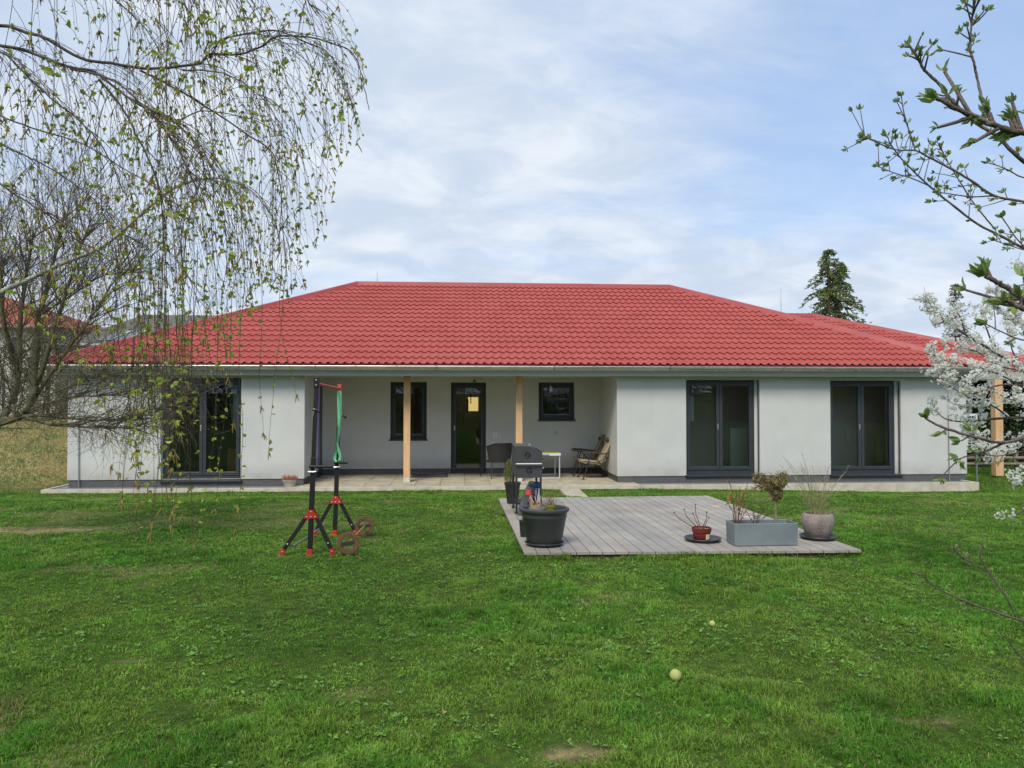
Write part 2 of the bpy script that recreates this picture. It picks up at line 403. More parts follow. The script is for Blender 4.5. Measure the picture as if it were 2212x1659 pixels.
# openings: px left, px right, py top, py bottom on the wall plane
def opening(pl, pr, pt, pb, Y):
    return (X(pl,Y), X(pr,Y), Z((pl+pr)/2,pb,Y), Z((pl+pr)/2,pt,Y))
oC = opening(349, 521, 816, 1039, WALL_Y); oA = opening(1482, 1641, 820.5, 1027, WALL_Y); oB = opening(1793.5, 1946, 822, 1026, WALL_Y)
oW1 = opening(843, 922, 825, 950, BACK_Y); oD = opening(974, 1050, 826, 1017.5, BACK_Y); oW2 = opening(1163.5, 1241, 826, 908, BACK_Y)
wm = MB()
def wall_plane(x0, x1, z0, z1, Y, ops, depth):
    xs = sorted({x0, x1, *[o[0] for o in ops], *[o[1] for o in ops]}); zs = sorted({z0, z1, *[max(o[2],z0) for o in ops], *[o[3] for o in ops]})
    for a, b in zip(xs, xs[1:]):
        for c, d in zip(zs, zs[1:]):
            mx_, mz = (a+b)/2, (c+d)/2
            if any(o[0] < mx_ < o[1] and o[2] < mz < o[3] for o in ops): continue
            wm.quad((a,Y,c),(b,Y,c),(b,Y,d),(a,Y,d))
    for o in ops:
        a, b, c, d = o; c = max(c, z0)
        wm.quad((a,Y,c),(a,Y+depth,c),(a,Y+depth,d),(a,Y,d)); wm.quad((b,Y,c),(b,Y,d),(b,Y+depth,d),(b,Y+depth,c))
        wm.quad((a,Y,d),(a,Y+depth,d),(b,Y+depth,d),(b,Y,d)); wm.quad((a,Y,c),(b,Y,c),(b,Y+depth,c),(a,Y+depth,c))
wall_plane(XL, XRL, ZP, ZW, WALL_Y, [oC], .34)
wall_plane(XRR, XR, ZP, ZW, WALL_Y, [oA, oB], .34)
wall_plane(XRL, XRR, ZP, ZW, BACK_Y, [oW1, oD, oW2], .34)
YB = 29.3
wm.quad((XRL,WALL_Y,ZP),(XRL,BACK_Y,ZP),(XRL,BACK_Y,ZW),(XRL,WALL_Y,ZW))
wm.quad((XRR,WALL_Y,ZP),(XRR,WALL_Y,ZW),(XRR,BACK_Y,ZW),(XRR,BACK_Y,ZP))
wm.quad((XL,WALL_Y,ZP),(XL,WALL_Y,ZW),(XL,YB,ZW),(XL,YB,ZP)); wm.quad((XR,WALL_Y,ZP),(XR,YB,ZP),(XR,YB,ZW),(XR,WALL_Y,ZW))
wm.quad((XL,YB,ZP),(XR,YB,ZP),(XR,YB,ZW),(XL,YB,ZW))
wm.build('wall', render, H, fix=False)
pm = MB(); t = .02
def plinth(x0, x1, Y): pm.quad((x0,Y+t,-.8),(x1,Y+t,-.8),(x1,Y+t,ZP),(x0,Y+t,ZP))
plinth(XL+t, XRL-t, WALL_Y); plinth(XRR+t, XR-t, WALL_Y)
for a, b in ((XRL-t, oD[0]), (oD[1], XRR+t)): plinth(a, b, BACK_Y)
pm.quad((XRL-t,WALL_Y+t,-.8),(XRL-t,BACK_Y+t,-.8),(XRL-t,BACK_Y+t,ZP),(XRL-t,WALL_Y+t,ZP)); pm.quad((XRR+t,WALL_Y+t,-.8),(XRR+t,WALL_Y+t,ZP),(XRR+t,BACK_Y+t,ZP),(XRR+t,BACK_Y+t,-.8))
pm.quad((XL+t,WALL_Y+t,-.8),(XL+t,WALL_Y+t,ZP),(XL+t,YB,ZP),(XL+t,YB,-.8)); pm.quad((XR-t,WALL_Y+t,-.8),(XR-t,YB,-.8),(XR-t,YB,ZP),(XR-t,WALL_Y+t,ZP))
pm.build('plinth', plinthm, H, fix=False)

# rooms behind the glass
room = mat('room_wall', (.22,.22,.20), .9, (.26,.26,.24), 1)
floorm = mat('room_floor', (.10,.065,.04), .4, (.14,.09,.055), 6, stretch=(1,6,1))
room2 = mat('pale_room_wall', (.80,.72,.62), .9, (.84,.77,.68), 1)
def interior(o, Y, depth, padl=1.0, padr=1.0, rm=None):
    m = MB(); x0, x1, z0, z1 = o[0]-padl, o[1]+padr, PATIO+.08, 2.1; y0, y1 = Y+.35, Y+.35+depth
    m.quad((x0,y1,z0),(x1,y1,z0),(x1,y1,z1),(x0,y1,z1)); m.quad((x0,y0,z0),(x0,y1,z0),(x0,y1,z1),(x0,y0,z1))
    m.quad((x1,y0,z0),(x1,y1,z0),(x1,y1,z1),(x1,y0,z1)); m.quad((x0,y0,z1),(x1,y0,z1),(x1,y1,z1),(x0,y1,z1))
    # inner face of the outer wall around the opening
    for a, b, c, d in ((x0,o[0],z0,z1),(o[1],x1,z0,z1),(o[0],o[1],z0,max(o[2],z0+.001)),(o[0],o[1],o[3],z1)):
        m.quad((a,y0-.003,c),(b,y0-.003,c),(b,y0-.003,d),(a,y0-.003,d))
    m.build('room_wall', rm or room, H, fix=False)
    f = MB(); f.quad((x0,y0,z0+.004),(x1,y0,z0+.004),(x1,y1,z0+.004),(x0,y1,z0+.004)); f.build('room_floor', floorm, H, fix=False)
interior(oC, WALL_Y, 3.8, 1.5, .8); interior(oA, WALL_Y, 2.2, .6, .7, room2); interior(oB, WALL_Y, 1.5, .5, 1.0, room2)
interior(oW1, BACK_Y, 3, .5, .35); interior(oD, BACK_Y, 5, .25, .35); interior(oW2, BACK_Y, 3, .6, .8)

def frame_ring(x0, x1, z0, z1, wl, wr, wb, wt, y0, y1):
    m = MB(); m.box(x0, x0+wl, y0, y1, z0, z1); m.box(x1-wr, x1, y0, y1, z0, z1)
    m.box(x0+wl, x1-wr, y0, y1, z0, z0+wb); m.box(x0+wl, x1-wr, y0, y1, z1-wt, z1); return m
def window(o, Y, setback, sashes, sill=True, handle='right', name='window', jamb=.055, sw=.075, top=.06, bottom=.11, guide=False, wr=0):
    o = tuple(o)
    x0, x1, z0, z1 = o; x0 += .004; x1 -= .004+wr; z0 += .004; z1 -= .004; y0 = Y+setback; y1 = y0+.08
    f = frame_ring(x0, x1, z0, z1, jamb, jamb, bottom, top, y0, y1).build(name, anth, H, bevel=.004)
    a, b, c, d = x0+jamb, x1-jamb, z0+bottom, z1-top; n = len(sashes); tot = sum(sashes); xx = a
    for i, k_ in enumerate(sashes):
        xe = xx + (b-a)*k_/tot
        frame_ring(xx+.003, xe-.003, c+.003, d-.003, sw, sw, sw, sw, y0-.018, y0+.055).build('sash', anth, f, bevel=.005)
        g = MB(); g.quad((xx+sw,y0+.02,c+sw),(xe-sw,y0+.02,c+sw),(xe-sw,y0+.02,d-sw),(xx+sw,y0+.02,d-sw)); g.build('pane', glassm, f, fix=False)
        # bright spacer strip along the bottom edge of the pane
        s_ = MB(); s_.box(xx+sw, xe-sw, y0+.022, y0+.036, c+sw, c+sw+.012); s_.build('glazing_bead', steel, f)
        if i == 0 and handle:
            hx = (xe-sw*.55) if handle == 'right' else (xx+sw*.5)
            h = MB(); h.box(hx-.013, hx+.013, y0-.03, y0-.0185, (c+d)/2-.075, (c+d)/2+.06); h.build('handle', steel, f, bevel=.003)
        xx = xe
    if sill:
        s_ = MB(); s_.box(x0-.03, x1+.03+wr, Y-.045, y0-.003, z0-.028, z0+.012); s_.build('sill', anth, f, bevel=.004)
    return f
wA = window(oA, WALL_Y, .17, (1,1), wr=.07); wB = window(oB, WALL_Y, .17, (1,1), wr=.07)
for o, f in ((oA, wA), (oB, wB)):
    m = MB(); m.box(o[1]-.072, o[1]-.002, WALL_Y+.15, WALL_Y+.26, o[2]+.012, o[3]-.003); m.build('jamb_lining', render, f)
wC = window(oC, WALL_Y, .12, (1,1))
w1 = window(oW1, BACK_Y, .12, (1,), handle=None, bottom=.06); w2 = window(oW2, BACK_Y, .12, (1,), handle=None, bottom=.07)
dr = window((oD[0], oD[1], PATIO+.003, oD[3]), BACK_Y, .10, (1,), sill=False, handle='left', name='door', jamb=.05, sw=.085, top=.06, bottom=.07)
# blind guide rails in the reveal of the right hand windows
for o, f in ((oA, wA), (oB, wB)):
    m = MB(); m.box(o[1]-.022, o[1]-.004, WALL_Y+.055, WALL_Y+.085, o[2]+.03, o[3]-.01); m.build('blind_guide', anth, f)
# curtains and furniture seen dimly through the glass
pale = mat('pale_curtain', (.88,.90,.86), .9, (.82,.84,.8), 3)
def curtain(x0, x1, y, z0, z1, f, name='curtain', m=pale):
    c = MB(); n = 26
    for i in range(n):
        a, b = x0+(x1-x0)*i/n, x0+(x1-x0)*(i+1)/n; ya, yb = y+.02*math.sin(i*1.7), y+.02*math.sin((i+1)*1.7)
        c.quad((a,ya,z0),(b,yb,z0),(b,yb,z1),(a,ya,z1))
    c.build(name, m, f, smooth=True, fix=False)
x_, y_ = X(520, 18.8), 18.8
curtain(X(503,18.6), X(518,18.6), 18.6, Z(510,925,18.6), Z(510,840,18.6), wC)
curtain(X(356,18.5), X(372,18.5), 18.5, Z(360,960,18.5), Z(360,835,18.5), wC)
m = MB(); m.box(X(497,19), X(520,19), 18.8, 19.3, PATIO+.1, Z(508,968,19)); m.build('cabinet', mat('orange_wood', (.45,.20,.06), .6, (.35,.14,.04), 4), wC, bevel=.01)
curtain(X(1487,18.5), X(1499,18.5), 18.5, Z(1490,910,18.5), Z(1490,856,18.5), wA, 'far_window', mat('daylit_window', (.9,.93,.95), .8))
curtain(X(1912,18.1), X(1921,18.1), 18.1, Z(1918,1010,18.1), Z(1918,826,18.1), wB)
curtain(X(1893,18.6), X(1908,18.6), 18.6, Z(1880,1000,18.6), Z(1880,945,18.6), wB, 'hanging_coat', mat('beige_cloth', (.75,.66,.5), .9, (.6,.52,.4), 5))
curtain(X(1826,18.6), X(1834,18.6), 18.6, Z(1830,962,18.6), Z(1830,925,18.6), wB, 'hanging_towel', pale)
m = MB(); m.box(X(1577,18.9), X(1618,18.9), 18.9, 18.95, PATIO+.1, Z(1590,925,18.9)); m.build('cabinet', mat('pale_door', (.85,.88,.84), .7, (.8,.82,.78), 2), wA)
# a window on the far side of the house, lit from a yellow wall outside
ym = bpy.data.materials.new('lit_far_window'); ym.use_nodes = True; b_ = ym.node_tree.nodes['Principled BSDF']
b_.inputs['Base Color'].default_value = (.8,.55,.15,1); b_.inputs['Emission Color'].default_value = (1,.72,.25,1); b_.inputs['Emission Strength'].default_value = .5
m = MB(); Yf = 24.6; m.box(X(1011,Yf), X(1033,Yf), Yf, Yf+.03, Z(1020,888,Yf), Z(1020,858,Yf)); lw = m.build('far_window', ym, dr)
m = MB(); m.box(X(1009,Yf)-.02, X(1012,Yf), Yf-.02, Yf-.004, Z(1020,889,Yf), Z(1020,862,Yf)); m.box(X(1016,Yf), X(1018,Yf), Yf-.02, Yf-.004, Z(1020,872,Yf), Z(1020,853,Yf)); m.build('lamp_silhouette', blk, lw)

# soffit, fascia, ceiling of the recess
XE0, XE1 = X(100, EAVE_Y), X(2122, EAVE_Y)
EZ = Z(1106, 788, EAVE_Y)                           # underside of the lowest tiles
ZF0, ZF1 = Z(1106, 812, EAVE_Y+.06), EZ-.01
m = MB(); fy = EAVE_Y+.06; m.box(XE0+.05, XE1-.05, fy, fy+.03, ZF0, ZF1); m.box(XE0+.05, XE0+.08, fy+.035, YB, ZF0, ZF1); m.box(XE1-.08, XE1-.05, fy+.035, YB, ZF0, ZF1)
m.build('fascia', fasc, H, bevel=.003)
m = MB(); zs_ = ZF0+.015
m.box(XE0+.09, XE1-.09, fy+.033, WALL_Y-.003, zs_, zs_+.02); m.box(XRL+.003, XRR-.003, WALL_Y-.001, BACK_Y-.003, zs_, zs_+.02)
m.box(XE0+.09, XL-.003, WALL_Y, YB, zs_, zs_+.02); m.box(XR+.003, XE1-.09, WALL_Y, YB, zs_, zs_+.02)
m.build('soffit', soff, H)
# gutter: half round with rolled front lip
gy_, gzc, gr = EAVE_Y-.062, Z(1106, 792, EAVE_Y-.12), .062
m = MB(); n = 12; prof = [(gy_ + gr*math.cos(PI+PI*i/n), gzc + gr*math.sin(PI+PI*i/n)) for i in range(n+1)]
for (ya, za), (yb, zb) in zip(prof, prof[1:]): m.quad((XE0,ya,za),(XE1,ya,za),(XE1,yb,zb),(XE0,yb,zb))
m.tube([(XE0,gy_-gr,gzc+.004),(XE1,gy_-gr,gzc+.004)], .010, 8)
m.disc((XE0,gy_,gzc), gr, 20, 'x'); m.disc((XE1,gy_,gzc), gr, 20, 'x')
gt = m.build('gutter', zinc, H, smooth=True)
darkz = mat('dark_bracket', (.16,.16,.15), .5)
for i in range(24):
    xb = XE0 + .45 + i*(XE1-XE0-.9)/23
    m = MB()
    for j in range(n):
        a, b = PI+PI*j/n, PI+PI*(j+1)/n; rr = gr+.004
        m.quad((xb-.012,gy_+rr*math.cos(a),gzc+rr*math.sin(a)),(xb+.012,gy_+rr*math.cos(a),gzc+rr*math.sin(a)),(xb+.012,gy_+rr*math.cos(b),gzc+rr*math.sin(b)),(xb-.012,gy_+rr*math.cos(b),gzc+rr*math.sin(b)))
    m.box(xb-.012, xb+.012, gy_-gr-.014, gy_+gr, gzc+.010, gzc+.014)
    m.build('bracket', darkz if i % 3 == 0 else zinc, gt, fix=False)

# ---- metal tile roof
def tiles(name, O, A, S, La, Ls, planes, parent, row=.375, wave=.186):
    """O eave-left corner, A unit along the eave, S unit up the slope; planes: (point, normal) keep the side the normal points to"""
    O = Vector(O); A = Vector(A); S = Vector(S); Nn = A.cross(S).normalized()
    if Nn.z < 0: Nn = -Nn
    nw = int(La/wave)+1; na = nw*8+1; a = np.arange(na)*wave/8
    ph = (a/wave) % 1.0
    prof = .018*np.cos(2*PI*ph) + .006*np.cos(4*PI*ph+.7) + .018
    nr = int(Ls/row)+1; svals, hvals = [], []
    for i in range(nr):
        svals += [i*row - .022, i*row - .004, (i+1)*row - .004]; hvals += [.026, .036, .000]
    # rolled lower edge: the first vertex of each row sits below, giving the dark lip under each course
    s_ = np.array(svals); h_ = np.array(hvals); s_[0] = -.02
    SS, AA = np.meshgrid(s_, a, indexing='ij'); HH = h_[:,None] + prof[None,:]
    # each course end dips with the wave so that the edge reads as scallops
    SS = SS + (prof[None,:]-.017)*.5*np.array([1,1,1]*nr)[:,None]
    V = np.array(O)[None,:] + AA.ravel()[:,None]*np.array(A)[None,:] + SS.ravel()[:,None]*np.array(S)[None,:] + HH.ravel()[:,None]*np.array(Nn)[None,:]
    i, j = np.meshgrid(np.arange(len(s_)-1), np.arange(na-1), indexing='ij'); b0 = (i*na+j).ravel()
    Fc = np.stack([b0, b0+1, b0+na+1, b0+na], 1)
    me = bpy.data.meshes.new(name); me.from_pydata(V.tolist(), [], Fc.tolist())
    bm = bmesh.new(); bm.from_mesh(me)
    for (p, nn) in planes:
        bmesh.ops.bisect_plane(bm, geom=bm.verts[:]+bm.edges[:]+bm.faces[:], plane_co=p, plane_no=nn, clear_inner=True)
    bmesh.ops.recalc_face_normals(bm, faces=bm.faces)
    bm.faces.ensure_lookup_table()
    if sum(f.normal.z for f in bm.faces) < 0: bmesh.ops.reverse_faces(bm, faces=bm.faces)
    for e in bm.edges:
        if len(e.link_faces) == 2 and e.calc_face_angle(0) > R(38): e.smooth = False
    bm.to_mesh(me); bm.free()
    return link(name, me, redm, parent, smooth=True)
# ridge height and depth
D_ = (XE1-XE0 - (X(1452,23.5)-X(783,23.5)))/2
RY = EAVE_Y + D_
RX0, RX1 = XE0 + D_, XE1 - D_
RZ = Z(1106, 620, RY); E0 = EZ
sl = Vector((0, D_, RZ-E0)); Ls = sl.length; S = sl.normalized()
YE2 = EAVE_Y + 2*D_
rf = tiles('roof', (XE0,EAVE_Y,E0), (1,0,0), S, XE1-XE0, Ls+.2,
      [((XE0,EAVE_Y,0),(1,-1,0)), ((XE1,EAVE_Y,0),(-1,-1,0)), ((0,RY,0),(0,-1,0))], H)
rt = tiles('roof', (XE1,EAVE_Y,E0), (0,1,0), Vector((-D_,0,RZ-E0)).normalized(), 2*D_, Ls+.2,
      [((XE1,EAVE_Y,0),(1,1,0)), ((XE1,YE2,0),(1,-1,0)), ((RX1,0,0),(1,0,0))], H)
lf = tiles('roof', (XE0,EAVE_Y,E0), (0,1,0), Vector((D_,0,RZ-E0)).normalized(), 2*D_, Ls+.2,
      [((XE0,EAVE_Y,0),(-1,1,0)), ((XE0,YE2,0),(-1,-1,0)), ((RX0,0,0),(-1,0,0))], H)
m = MB(); m.add([(XE0,YE2,E0),(XE1,YE2,E0),(RX1,RY,RZ),(RX0,RY,RZ)], [(0,1,2,3)]); m.build('roof', redm, H, fix=False)
def cap(name, p0, p1, parent, w=.24, h=.085, lift=.065, seglen=2.0):
    p0 = Vector(p0)+Vector((0,0,lift)); p1 = Vector(p1)+Vector((0,0,lift)); d = (p1-p0); Lc = d.length; d.normalize()
    a = d.cross(Vector((0,0,1))).normalized(); u = a.cross(d); m = MB(); n = max(1, int(Lc/seglen))
    for i in range(n):
        q0 = p0 + d*(Lc*i/n - .03); q1 = p0 + d*(Lc*(i+1)/n); k0 = 1.0; k1 = 1.03
        pr = [(-w/2-.03, -h*1.05), (-w/2,-h*.75), (-w*.22,h*.55), (0,h*.75), (w*.22,h*.55), (w/2,-h*.75), (w/2+.03,-h*1.05)]
        vs = [q0 + a*(x*k0) + u*(y*k0) for x, y in pr] + [q1 + a*(x*k1) + u*(y*k1) for x, y in pr]
        m.add(vs, [(j, j+1, 8+j, 7+j) for j in range(6)])
        m.add(vs[7:], [tuple(range(7))])
    return m.build(name, redcap, parent, fix=False)
cap('ridge_cap', (RX0,RY,RZ), (RX1,RY,RZ), rf)
cap('hip_cap', (XE0,EAVE_Y,E0), (RX0,RY,RZ), rf); cap('hip_cap', (XE1,EAVE_Y,E0), (RX1,RY,RZ), rf)
cap('hip_cap', (XE1,YE2,E0), (RX1,RY,RZ), rt)
m = MB(); m.box(XE0+.02, XE1-.02, EAVE_Y+.012, EAVE_Y+.018, EZ-.02, EZ+.024); m.build('eaves_flashing', redcap, rf)
# lightning rods on the roof
for (px, pt, pbm, Y) in ((815, 588, 616, RY-.05), (1687, 622, 676, RY+1.2)):
    p0, p1 = P(px, pbm, Y), P(px, pt, Y)
    m = MB(); m.tube([p0-Vector((0,0,.3)), p0+(p1-p0)*.5], .012, 6); m.tube([p0+(p1-p0)*.5, p1], .007, 6); m.build('lightning_rod', steel, rf)
# ---- lower wing roof with its carport on the right
wy = 21.9; WZ = Z(2212, 806, wy)
ax = P(1755, 684, 28.0); wx1 = ax.x + (28.0-wy); 
rise = ax.z - WZ; dl = 28.0-wy; Sw = Vector((0, dl, rise)).normalized(); Lw = math.hypot(dl, rise)
wgx0 = RX1+1.2
wr_ = tiles('roof', (wgx0,wy,WZ), (1,0,0), Sw, wx1-wgx0+.2, Lw+.2, [((wx1,wy,0),(-1,-1,0)), ((0,28.0,0),(0,-1,0)), ((wgx0,wy,0),(1,0,0))], H)
w3_ = tiles('roof', (wx1,wy,WZ), (0,1,0), Vector((-dl,0,rise)).normalized(), 12, Lw+.2, [((wx1,wy,0),(1,1,0)), ((ax.x,0,0),(1,0,0))], H)
cap('hip_cap', (wx1,wy,WZ), (ax.x,28.0,ax.z), wr_); cap('ridge_cap', (ax.x-2.5,28.0,ax.z), (ax.x,28.0,ax.z), wr_)
m = MB(); m.box(XR+.02, wx1-.05, wy+.06, wy+.10, WZ-.22, WZ-.01); m.build('fascia', fasc, H)
m = MB(); m.box(XR+.02, wx1-.1, wy+.105, 30, WZ-.205, WZ-.18); m.build('soffit', soff, H)
m = MB(); m.tube([(XE1+.1,wy-.04,WZ-.03),(wx1,wy-.04,WZ-.03)], .055, 10); m.build('gutter', zinc, H, smooth=True)
postm = pine
pz = gz1(X(2153,20.3),20.3)
xc = X(2153, 20.3); m = MB(); m.box(xc-.115, xc+.115, 20.2, 20.4, pz+.06, WZ-.25); m.build('post', pine, H, bevel=.01)
m = MB(); m.beam((XR+.05,20.3,WZ-.14),(wx1,20.3,WZ-.14), .14, .2); m.build('beam', fasc, H, bevel=.008)
# veranda posts
for px in (879.5, 1121):
    Yp = 18.15; xc = X(px, Yp); m = MB(); hw = .078
    m.box(xc-hw, xc+hw, Yp-hw, Yp+hw, PATIO+.125, zs_-.001); pp = m.build('post', pine, H, bevel=.006)
    m = MB(); m.box(xc-hw*.96, xc+hw*.96, Yp-hw*.96, Yp+hw*.96, PATIO+.004, PATIO+.123); m.build('post_shoe', mat('galvanised', (.5,.5,.48), .5, (.62,.62,.6), 12), pp, bevel=.003)
# dark frame and glass door in the side wall of the recess
m = MB(); m.box(XRL+.003, XRL+.022, 19.45, 19.85, PATIO+.01, 1.98); m.build('side_door', anth, H)
# small fittings on the wall
def fitting(px0, px1, py0, py1, Y, name, mm, d=.02):
    m = MB(); m.box(X(px0,Y), X(px1,Y), Y-d, Y-.001, Z(px0,py1,Y), Z(px0,py0,Y)); return m.build(name, mm, H, bevel=.003)
f = fitting(1065.5, 1073.5, 934, 944.5, BACK_Y, 'wall_socket', mat('bright_white_plastic', (.88,.89,.9), .4))
m = MB()
for py in (937.2, 941.5): m.disc((X(1069.8,BACK_Y-.022), BACK_Y-.0215, Z(1069,py,BACK_Y)), .018, 12, 'y')
m.build('socket_face', mat('grey_plastic', (.5,.5,.5), .6), f, fix=False)
fitting(784, 786.5, 930, 938, BACK_Y, 'wall_socket', white)
xt, zt = X(1201.5, BACK_Y), Z(1201, 936, BACK_Y)
m = MB(); m.tube([(xt,BACK_Y-.001,zt+.02),(xt,BACK_Y-.06,zt+.02),(xt,BACK_Y-.085,zt),(xt,BACK_Y-.085,zt-.05)], .013, 8); m.box(xt-.03,xt+.03,BACK_Y-.05,BACK_Y-.03,zt+.045,zt+.055); m.tube([(xt,BACK_Y-.04,zt+.02),(xt,BACK_Y-.04,zt+.05)], .008, 6); m.disc((xt,BACK_Y-.0015,zt+.02), .035, 16, 'y')
m.build('tap', steel, H, smooth=True)
# lightning conductor wires down the wall
for px, pt, pb_ in ((2048, 822, 1042), (171, 822, 1052)):
    Yc = WALL_Y-.03; m = MB(); zb, ztp = Z(px, pb_, Yc), Z(px, pt, Yc); xx = X(px, Yc)
    m.tube([(xx-.02, Yc-.05, ztp+.12), (xx, Yc, ztp), (xx, Yc, zb+1.0)], .004, 6); m.tube([(xx, Yc, zb+1.65), (xx+.01, Yc, zb)], .012, 8)
    m.build('conductor', mat('conductor_grey', (.22,.23,.24), .5), H)
# outdoor unit of the heat pump on the side wall
AC = thing('heat_pump_unit', 'white air conditioner unit with louvred grille beside the right wall of the house', 'air conditioner', (XR+.03, 18.35, Z(2098,972,18.35)))
aw, ad, ah = X(2112,18.35)-XR-.03, .85, Z(2098,894,18.35)-Z(2098,972,18.35)
m = MB(); m.box(0, aw, .01, ad, 0, ah); m.build('casing', white, AC, bevel=.012)
ga0, ga1 = X(2089,18.35)-XR-.03, X(2106,18.35)-XR-.03
m = MB(); m.box(ga0, ga1, .004, .0095, .06, ah-.05); m.build('grille_recess', blk, AC)
m = MB()
for i in range(13):
    z = .06+(ah-.11)*i/12; m.box(ga0, ga1, -.008, .006, z-.006, z+.010)
for xg in (ga0-.005, (ga0+ga1)/2-.006, ga1-.007): m.box(xg, xg+.012, -.010, .006, .06, ah-.04)
m.build('grille', white, AC)
for y_ in (.06, .70):
    m = MB(); m.box(-.012, aw+.04, y_, y_+.04, -.05, -.012); m.box(aw-.02, aw+.02, y_, y_+.04, -1.05, -.048); m.build('stand', mat('green_grey_metal', (.14,.2,.2), .5), AC)
# ------------------------------------------------------------------ decking
DK = [G(1076,1076,-.045), G(1529,1070.5,-.045), G(1862,1188,.0), G(1131.5,1193.5,.0)]   # back left, back right, front right, front left
deckm = bpy.data.materials.new('weathered_decking'); deckm.use_nodes = True
def make_deck_mat(m):
    nt = m.node_tree; nt.nodes.clear(); N = nt.nodes.new; L = nt.links.new
    out = N('ShaderNodeOutputMaterial'); b = N('ShaderNodeBsdfPrincipled'); b.inputs['Roughness'].default_value = .75
    a = N('ShaderNodeAttribute'); a.attribute_name = 'tint'
    tc = N('ShaderNodeTexCoord'); mp = N('ShaderNodeMapping'); mp.inputs['Scale'].default_value = (55, 1.6, 10)
    L(tc.outputs['Object'], mp.inputs[0]); n = N('ShaderNodeTexNoise'); n.inputs['Scale'].default_value = 2; n.inputs['Detail'].default_value = 8; L(mp.outputs[0], n.inputs['Vector'])
    n3 = N('ShaderNodeTexNoise'); n3.inputs['Scale'].default_value = 1.8; n3.inputs['Detail'].default_value = 4; L(tc.outputs['Object'], n3.inputs['Vector'])
    mr = N('ShaderNodeMapRange'); L(n.outputs['Fac'], mr.inputs[0]); mr.inputs[1].default_value=.3; mr.inputs[2].default_value=.7; mr.inputs[3].default_value=.86; mr.inputs[4].default_value=1.10
    mr3 = N('ShaderNodeMapRange'); L(n3.outputs['Fac'], mr3.inputs[0]); mr3.inputs[1].default_value=.3; mr3.inputs[2].default_value=.7; mr3.inputs[3].default_value=.82; mr3.inputs[4].default_value=1.15
    mu = N('ShaderNodeMath'); mu.operation='MULTIPLY'; L(mr.outputs[0], mu.inputs[0]); L(mr3.outputs[0], mu.inputs[1])
    hs = N('ShaderNodeHueSaturation'); L(mu.outputs[0], hs.inputs['Value']); L(a.outputs['Color'], hs.inputs['Color']); L(hs.outputs[0], b.inputs['Base Color'])
    
    bp = N('ShaderNodeBump'); bp.inputs['Strength'].default_value=.35; bp.inputs['Distance'].default_value=.003; L(n.outputs['Fac'], bp.inputs['Height']); L(bp.outputs[0], b.inputs['Normal'])
    L(b.outputs[0], out.inputs[0])
make_deck_mat(deckm)
deck = thing('garden_deck', 'low weathered grey timber deck lying on the lawn', 'deck', (DK[3].x, DK[3].y, 0))
o0 = Vector(deck.location)
nb = 26; V, Fc, C = [], [], []
blF, brF, frF, flF = DK
def lerp(a, b, t): return a + (b-a)*t
for i in range(nb):
    t0, t1 = i/nb, (i+1)/nb
    gap = .0042/3.6
    a, b = lerp(flF, frF, t0+gap)-o0, lerp(flF, frF, t1-gap)-o0; c, d = lerp(blF, brF, t1-gap)-o0, lerp(blF, brF, t0+gap)-o0
    oh = random.uniform(-.006, .006); a.y += oh; b.y += oh
    th = Vector((0,0,.028)); n0 = len(V); V += [tuple(v) for v in (a,b,c,d,a-th,b-th,c-th,d-th)]
    Fc += [(n0,n0+1,n0+2,n0+3),(n0+7,n0+6,n0+5,n0+4),(n0,n0+4,n0+5,n0+1),(n0+1,n0+5,n0+6,n0+2),(n0+2,n0+6,n0+7,n0+3),(n0+3,n0+7,n0+4,n0)]
    v = random.uniform(.93, 1.05); cc = np.array([.335,.305,.27])*v*(1 + np.array([.04,0,-.04])*random.uniform(-1,1)); C += [cc]*8
brd = np_mesh('deck_boards', np.array(V), np.array(Fc), deckm, deck, colors=np.array(C))
pt = mat('bare_wood', (.62,.44,.27), .8, (.70,.54,.38), 6, stretch=(1,6,1))
for (pa, pb_) in (((1530,1091),(1562,1096.5)),((1592,1113.5),(1640,1124))):
    a, b = G(*pa, -.03), G(*pb_, -.03); m = MB(); n_ = 14; c_ = (a+b)/2; hx = abs(b.x-a.x)/2; hy = .075; vs = []
    for i in range(n_):
        t_ = 2*PI*i/n_; x_, y_ = c_.x+hx*math.cos(t_)*random.uniform(.75,1.05), c_.y+hy*math.sin(t_)*random.uniform(.7,1.1); vs.append((x_-o0.x, y_-o0.y, -.045*(y_-DK[3].y)/(DK[0].y-DK[3].y)-o0.z+.004))
    m.add(vs, [tuple(range(n_))]); m.build('bare_wood_patch', pt, deck, fix=False)
m = MB(); q4 = [p-o0-Vector((0,0,.082)) for p in (flF+Vector((.04,.03,0)), frF+Vector((-.04,.03,0)), brF+Vector((-.04,-.03,0)), blF+Vector((.04,-.03,0)))]; m.add(q4, [(0,1,2,3)]); m.build('gap_shade_sheet', blk, deck, fix=False)  # black sheet added below the boards to stand in for shade in the gaps
m = MB(); th = .028
def down(p, dz): return p - o0 - Vector((0,0,dz))
m.beam(down(flF, .055)+Vector((.03,.05,0)), down(frF,.055)+Vector((-.03,.05,0)), .035, .05)
m.beam(down(blF, .055)+Vector((.03,-.05,0)), down(brF,.055)+Vector((-.03,-.05,0)), .035, .05)
for t_ in (.25,.5,.75): m.beam(down(lerp(flF,blF,t_),.055)+Vector((.03,0,0)), down(lerp(frF,brF,t_),.055)+Vector((-.03,0,0)), .035, .05)
m.build('joists', mat('dark_joist', (.07,.05,.035), .9, (.11,.08,.06), 6), deck)
def dz(y):   # height of the deck top at depth y
    return -.045*(y-DK[3].y)/(DK[0].y-DK[3].y)

